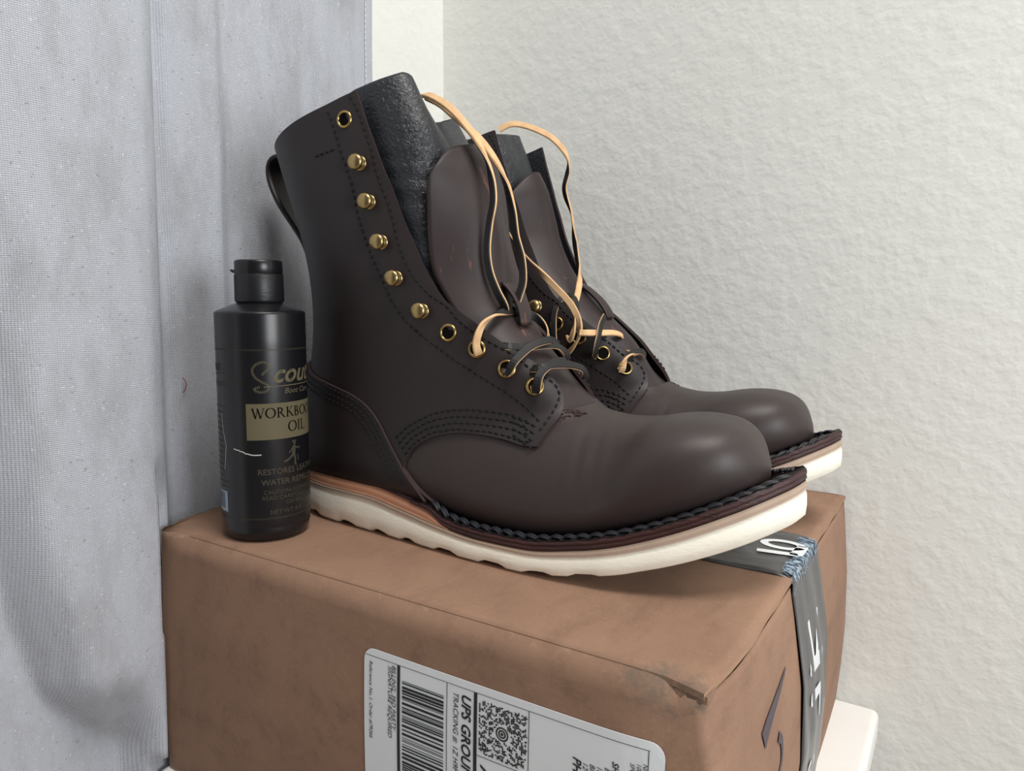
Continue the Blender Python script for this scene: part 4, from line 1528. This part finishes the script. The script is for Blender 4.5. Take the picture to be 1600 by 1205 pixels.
        for ch in s:
            if ch == 'W':
                st((.0, 1), (.28, 0), .14); st((.28, 0), (.5, .95), .06); st((.45, 1), (.75, 0), .14); st((.75, 0), (1.02, 1), .06)
                st((-.1, .98), (.14, .98), .05); st((.9, .98), (1.12, .98), .05)
            elif ch == 'O':
                ell(.45, .5, .42, .48, .15, .05)
            elif ch == 'R':
                st((.15, 0), (.15, 1), .14); ell(.2, .73, .32, .25, .14, .05, -90, 90); st((.35, .48), (.75, 0), .12); st((.02, .02), (.3, .02), .05); st((.7, .02), (.85, .02), .05); st((.02, .98), (.25, .98), .05)
            elif ch == 'K':
                st((.15, 0), (.15, 1), .14); st((.18, .42), (.62, 1), .06); st((.32, .55), (.75, 0), .13); st((.02, .02), (.3, .02), .05); st((.02, .98), (.3, .98), .05); st((.5, .98), (.75, .98), .05); st((.68, .02), (.85, .02), .05)
            elif ch == 'B':
                st((.15, 0), (.15, 1), .14); ell(.2, .75, .28, .23, .13, .05, -90, 90); ell(.2, .26, .36, .25, .14, .05, -90, 90)
            elif ch == 'T':
                st((.38, 0), (.38, 1), .14); st((.0, .97), (.76, .97), .06); st((.24, .02), (.52, .02), .05)
            elif ch == 'I':
                st((.15, 0), (.15, 1), .14); st((.02, .02), (.28, .02), .05); st((.02, .98), (.28, .98), .05)
            elif ch == 'L':
                st((.15, 0), (.15, 1), .14); st((.02, .03), (.6, .03), .06); st((.6, 0), (.62, .2), .05); st((.02, .98), (.3, .98), .05)
            x += adv[ch] * h
    adv = dict(W=1.2, O=1.04, R=.92, K=.9, B=.78, T=.86, I=.42, L=.8)
    serif(g, 'WORKBOOT', -.0265, .0738, .0058, adv)
    serif(g, 'OIL', -.0070, .0650, .0062, adv)
    g.build('panel_lettering', 'hole_shade_print', pan, smooth=False)
    g = Acc()
    # small working figure: hat, head, body, arms, bent legs
    ox, oz = -.0035, .0500
    blob = lambda cx, cz, rx, rz: g.add([wrap(ox + cx + rx * math.cos(q), oz + cz + rz * math.sin(q)) for q in np.linspace(0, 6.28, 13)[:-1]], [tuple(range(12))])
    blob(.0000, .0088, .0016, .0007)
    blob(.0002, .0074, .0009, .0010)
    for pts, w in (([(.0, .0062), (-.0004, .0035), (-.0006, .0010)], .0024), ([(.0010, .0055), (.0032, .0040), (.0042, .0052)], .0009), ([(-.0012, .0052), (-.0026, .0030), (-.0036, .0022)], .0009),
                   ([(-.0008, .0012), (-.0030, -.0008), (-.0052, -.0022), (-.0068, -.0022)], .0013), ([(-.0002, .0010), (.0006, -.0022), (.0003, -.0048), (.0014, -.0052)], .0013), ([(.0022, .0006), (.0030, -.0030)], .0006)):
        strip(g, [(ox + a_, oz + b_) for a_, b_ in pts], w)
    g.build('figure_emblem', 'gold_dim', t, smooth=False)
    def line(*q, **k):
        g_ = Acc()
        txt(g_, *q, **k)
        g_.build('small_lettering', 'gold_dim', t, smooth=False)
    line('RESTORES LEATHER', -.0250, .0408, .0047, bold=.00008)
    line('WATER REPELLENT', -.0232, .0346, .0047, bold=.00008)
    line('CAUTION: COMBUSTIBLE', -.0222, .0292, .0034)
    line('READ CAREFULLY CAUTION', -.0232, .0258, .0034)
    line('ON BACK PANEL', -.0100, .0224, .0034)
    line('NET WT 8 FL. OZ', -.0190, .0172, .0036)
    # back panel seen at the left limb
    bk = view - math.radians(72)
    g = Acc()
    txt(g, 'Scout', -.0140, .1008, .0080, a0=bk, shear=.35, bold=.0002)
    strip(g, [(-.013, .0985), (.009, .0990)], .0005, a0=bk)
    txt(g, 'WORKBOOT', -.0150, .0918, .0042, a0=bk)
    rr = random.Random(5)
    for k in range(14):
        z = .0800 - k * .0034
        strip(g, [(-.012 + rr.uniform(-.002, .002), z), (.0065 + rr.uniform(-.003, .003), z)], .0007, a0=bk)
    strip(g, [(-.013, .0330), (.010, .0325)], .0005, a0=bk)
    g.build('back_lettering', 'gold_dim', t, smooth=False)
    g = Acc()
    g.add([wrap(x, z, bk) for x in np.linspace(-.012, .0068, 10) for z in (.0178, .0300)], grid(10, 2))
    bc = g.build('barcode_panel', 'barcode_pale', t)
    g = Acc()
    for k in range(20):
        x = -.0112 + k * .0008
        if rr.random() < .75:
            strip(g, [(x, .0195), (x, .0290)], rr.choice([.0002, .00035, .0005]), a0=bk, r=RP + .0001)
    g.build('barcode_bar', 'ink', bc, smooth=False)
    # long pale scratch and crease in the print
    g = Acc()
    sc_ = catmull(np.array([(-.0255, .0590), (-.0215, .0580), (-.0165, .0562), (-.0130, .0556), (-.0095, .0557)]) - np.array([.0195, 0]) * 0, 6)
    strip(g, [(p[0] - .0130, p[1] - .0030 + .0003 * math.sin(i * 1.7)) for i, p in enumerate(sc_)], .0006)
    strip(g, [(.0040, .0760), (.0052, .0660), (.0075, .0575), (.0060, .0470), (.0050, .0430)], .0004, a0=bk)
    g.build('scratch_mark', 'scratch', t, smooth=False)
    return t


make_bottle()


# ------------------------------------------------------------------ the pair
NEAR_LACES = dict(
    bow_lat=[(0.1535, -0.032, 0.1103), (0.1578, -0.036, 0.109), (0.1586, -0.039, 0.115), (0.1599, -0.036, 0.1233), (0.1604, -0.028, 0.1279), (0.1607, -0.018, 0.1305), (0.1603, -0.01, 0.1314), (0.1608, -0.003, 0.1317)],
    bow_med=[(0.1597, -0.004, 0.1317), (0.161, 0.003, 0.1309), (0.1651, 0.01, 0.1287), (0.1688, 0.015, 0.1242), (0.1701, 0.019, 0.1185), (0.1687, 0.021, 0.1142)],
    c9a=[(0.1704, -0.029, 0.1012), (0.1748, -0.033, 0.0998), (0.1773, -0.034, 0.1034), (0.179, -0.031, 0.1073), (0.1809, -0.02, 0.1131), (0.1831, -0.009, 0.1154), (0.1836, -0.001, 0.1154), (0.184, 0.006, 0.1125)],
    c9b=[(0.162, -0.024, 0.1129), (0.1703, -0.027, 0.1131), (0.1743, -0.021, 0.1122), (0.1789, -0.013, 0.1127), (0.1846, -0.002, 0.113), (0.1852, 0.007, 0.1107), (0.1855, 0.013, 0.1075), (0.1848, 0.016, 0.1039)],
    c10a=[(0.1858, -0.025, 0.0922), (0.1896, -0.029, 0.0905), (0.1914, -0.031, 0.0959), (0.1916, -0.028, 0.1), (0.1915, -0.02, 0.103), (0.1916, -0.01, 0.1047), (0.193, -0.002, 0.1042)],
    c10b=[(0.1844, -0.024, 0.1016), (0.1899, -0.025, 0.1023), (0.1925, -0.017, 0.1035), (0.196, -0.004, 0.1027), (0.1986, 0.006, 0.1003), (0.1986, 0.011, 0.097), (0.1978, 0.013, 0.0939)],
    low=[(0.1854, 0.004, 0.0932), (0.187, 0.008, 0.0926), (0.1895, 0.012, 0.0909), (0.1916, 0.016, 0.0884)],
    strand_a=[(0.1579, -0.008, 0.1303), (0.1596, -0.013, 0.1353), (0.1569, -0.016, 0.1427), (0.1529, -0.017, 0.1532), (0.1512, -0.017, 0.1654), (0.1522, -0.016, 0.1793), (0.154, -0.015, 0.1913), (0.1515, -0.013, 0.2037), (0.1454, -0.01, 0.2167), (0.1355, -0.008, 0.2301), (0.1234, -0.007, 0.2428), (0.1129, -0.006, 0.2507), (0.1013, -0.004, 0.2563), (0.0873, 0.006, 0.2597)],
    strand_b=[(0.1622, -0.004, 0.1353), (0.1636, -0.003, 0.1403), (0.1649, -0.001, 0.1482), (0.1628, 0.001, 0.1608), (0.1584, 0.002, 0.1735), (0.1562, 0.002, 0.1878), (0.1533, 0.001, 0.202), (0.1481, -0.001, 0.2133), (0.1406, -0.004, 0.2247), (0.1322, -0.005, 0.2328), (0.1183, -0.001, 0.2433), (0.1046, 0.004, 0.2526), (0.0921, 0.008, 0.2588)],
)
FAR_LACES = dict(
    e10=[(0.1838, -0.026, 0.0927), (0.1865, -0.031, 0.0906), (0.1887, -0.032, 0.0964), (0.1896, -0.028, 0.1004), (0.1894, -0.018, 0.1028), (0.1913, -0.008, 0.1027), (0.1913, -0.002, 0.0997)],
    e9=[(0.1665, -0.031, 0.1025), (0.1699, -0.037, 0.1005), (0.1717, -0.039, 0.1067), (0.1716, -0.036, 0.1129), (0.1695, -0.028, 0.1212), (0.1685, -0.02, 0.1266)],
    bar9=[(0.1607, -0.042, 0.1158), (0.1659, -0.04, 0.1159), (0.1701, -0.03, 0.1156), (0.1745, -0.017, 0.1153), (0.1754, -0.007, 0.1131), (0.1743, -0.002, 0.1097)],
    bar10=[(0.1747, -0.022, 0.105), (0.1805, -0.019, 0.1033), (0.185, -0.013, 0.1014), (0.1895, -0.007, 0.103)],
    e8=[(0.1489, -0.036, 0.1126), (0.1531, -0.041, 0.1108), (0.1559, -0.042, 0.1169), (0.1556, -0.038, 0.1246), (0.1534, -0.032, 0.1305), (0.1487, -0.026, 0.1374), (0.1441, -0.023, 0.1405), (0.1396, -0.023, 0.1405), (0.1367, -0.028, 0.1364), (0.1377, -0.036, 0.1285), (0.1401, -0.041, 0.1191), (0.1413, -0.042, 0.1091), (0.1402, -0.038, 0.1031)],
    diag=[(0.1067, -0.052, 0.1884), (0.1102, -0.05, 0.182), (0.1203, -0.047, 0.1685), (0.1318, -0.044, 0.1559), (0.1408, -0.042, 0.1468), (0.1501, -0.04, 0.1374), (0.1561, -0.039, 0.1284), (0.1586, -0.038, 0.119), (0.1573, -0.038, 0.1108), (0.152, -0.037, 0.104), (0.1451, -0.034, 0.0996)],
    right=[(0.1427, 0.004, 0.1346), (0.1464, 0.006, 0.1332), (0.1487, 0.01, 0.1304), (0.1505, 0.014, 0.1261), (0.1491, 0.016, 0.1223)],
    tall=[(0.1482, -0.024, 0.1374), (0.1449, -0.014, 0.1455), (0.1417, -0.006, 0.1547), (0.1363, 0.0, 0.1673), (0.1314, 0.004, 0.1829), (0.129, 0.004, 0.2), (0.124, 0.004, 0.2127), (0.1228, 0.004, 0.2201), (0.1248, 0.005, 0.2301), (0.1251, 0.005, 0.2382), (0.1219, 0.003, 0.2459), (0.115, -0.002, 0.2543), (0.1055, -0.008, 0.26), (0.0954, -0.012, 0.2636), (0.0886, -0.016, 0.264), (0.0812, -0.02, 0.2605)],
)


def laces_near(boot):
    D = NEAR_LACES
    cam_side = (0.6, -0.8, 0.1)
    tilt = (0.5, -0.65, 0.6)
    lace(D['low'], boot, hint=tilt, flip=True)
    lace(D['bow_lat'], boot, hint=(0.6, -0.8, -0.2), flip=True, twist=[0.5, 0.5, 0.7, 1.1, 2.2, 2.6])
    lace(D['bow_med'], boot, hint=tilt, flip=False, twist=[0.0, 0.3, 1.4, 2.4])
    lace(D['c9b'], boot, hint=tilt, flip=False, twist=[0.1, 0.1, 0.1, 0.0, 0.2])
    lace(D['c9a'], boot, hint=cam_side, flip=False, twist=[-0.6, -0.6, -0.5, -0.4])
    lace(D['c10b'], boot, hint=tilt, flip=False, twist=[0.1, 0.1, 0.1, 0.0, 0.2])
    lace(D['c10a'], boot, hint=cam_side, flip=False, twist=[-0.6, -0.6, -0.5, -0.4])
    lace(D['strand_a'], boot, hint=cam_side, flip=True, twist=[2.5, 2.5, 2.4, 2.3, 2.2, 1.2, 0.4, 0.2, 0.4, 0.5], th=0.0022)
    lace(D['strand_b'], boot, hint=cam_side, flip=True, twist=[2.6, 2.5, 2.4, 2.3, 1.6, 0.6, 0.3, 0.2, 0.4, 0.5], th=0.0022)


def laces_far(boot):
    D = FAR_LACES
    cam_side = (0.6, -0.8, 0.1)
    tilt = (0.5, -0.65, 0.6)
    lace(D['bar10'], boot, hint=tilt, flip=True)
    lace(D['e10'], boot, hint=cam_side, flip=True, twist=[0, 0.1, 1.4, 2.4, 2.6, 2.4])
    lace(D['bar9'], boot, hint=tilt, flip=True, twist=[0.2, 0.0, 0.0])
    lace(D['e9'], boot, hint=cam_side, flip=False, twist=[0.6, 0.7, 0.6])
    lace(D['e8'], boot, hint=cam_side, flip=False, twist=[2.6, 2.2, 0.8, 0.6, 0.5, 0.6, 0.6, 0.6, 0.6], w=0.0040)
    lace(D['diag'], boot, hint=cam_side, flip=True, twist=[1.5, 2.0, 1.6, 0.5, 0.3, 0.5, 1.6, 0.6])
    lace(D['right'], boot, hint=tilt, flip=True, twist=[0.3, 0.0])
    lace(D['tall'], boot, hint=cam_side, flip=True, twist=[0.3, 0.2, 1.9, 2.2, 1.2, 2.0, 2.2, 0.4, 0.2, 0.3, 0.2])


make_boot('dark brown lace-up work boot nearer the camera, beside the bottle', False, (0.028, 0.105, BH + 0.0003), math.radians(1.5), broad=0.7, laces_fn=laces_near)
make_boot('dark brown lace-up work boot behind the other, next to the wall', True, (0.0265, 0.2330, BH + 0.0003), math.radians(0.0), lean=-0.10, stretch=0.04, tuck=0.034, squeeze=0.42, laces_fn=laces_far)
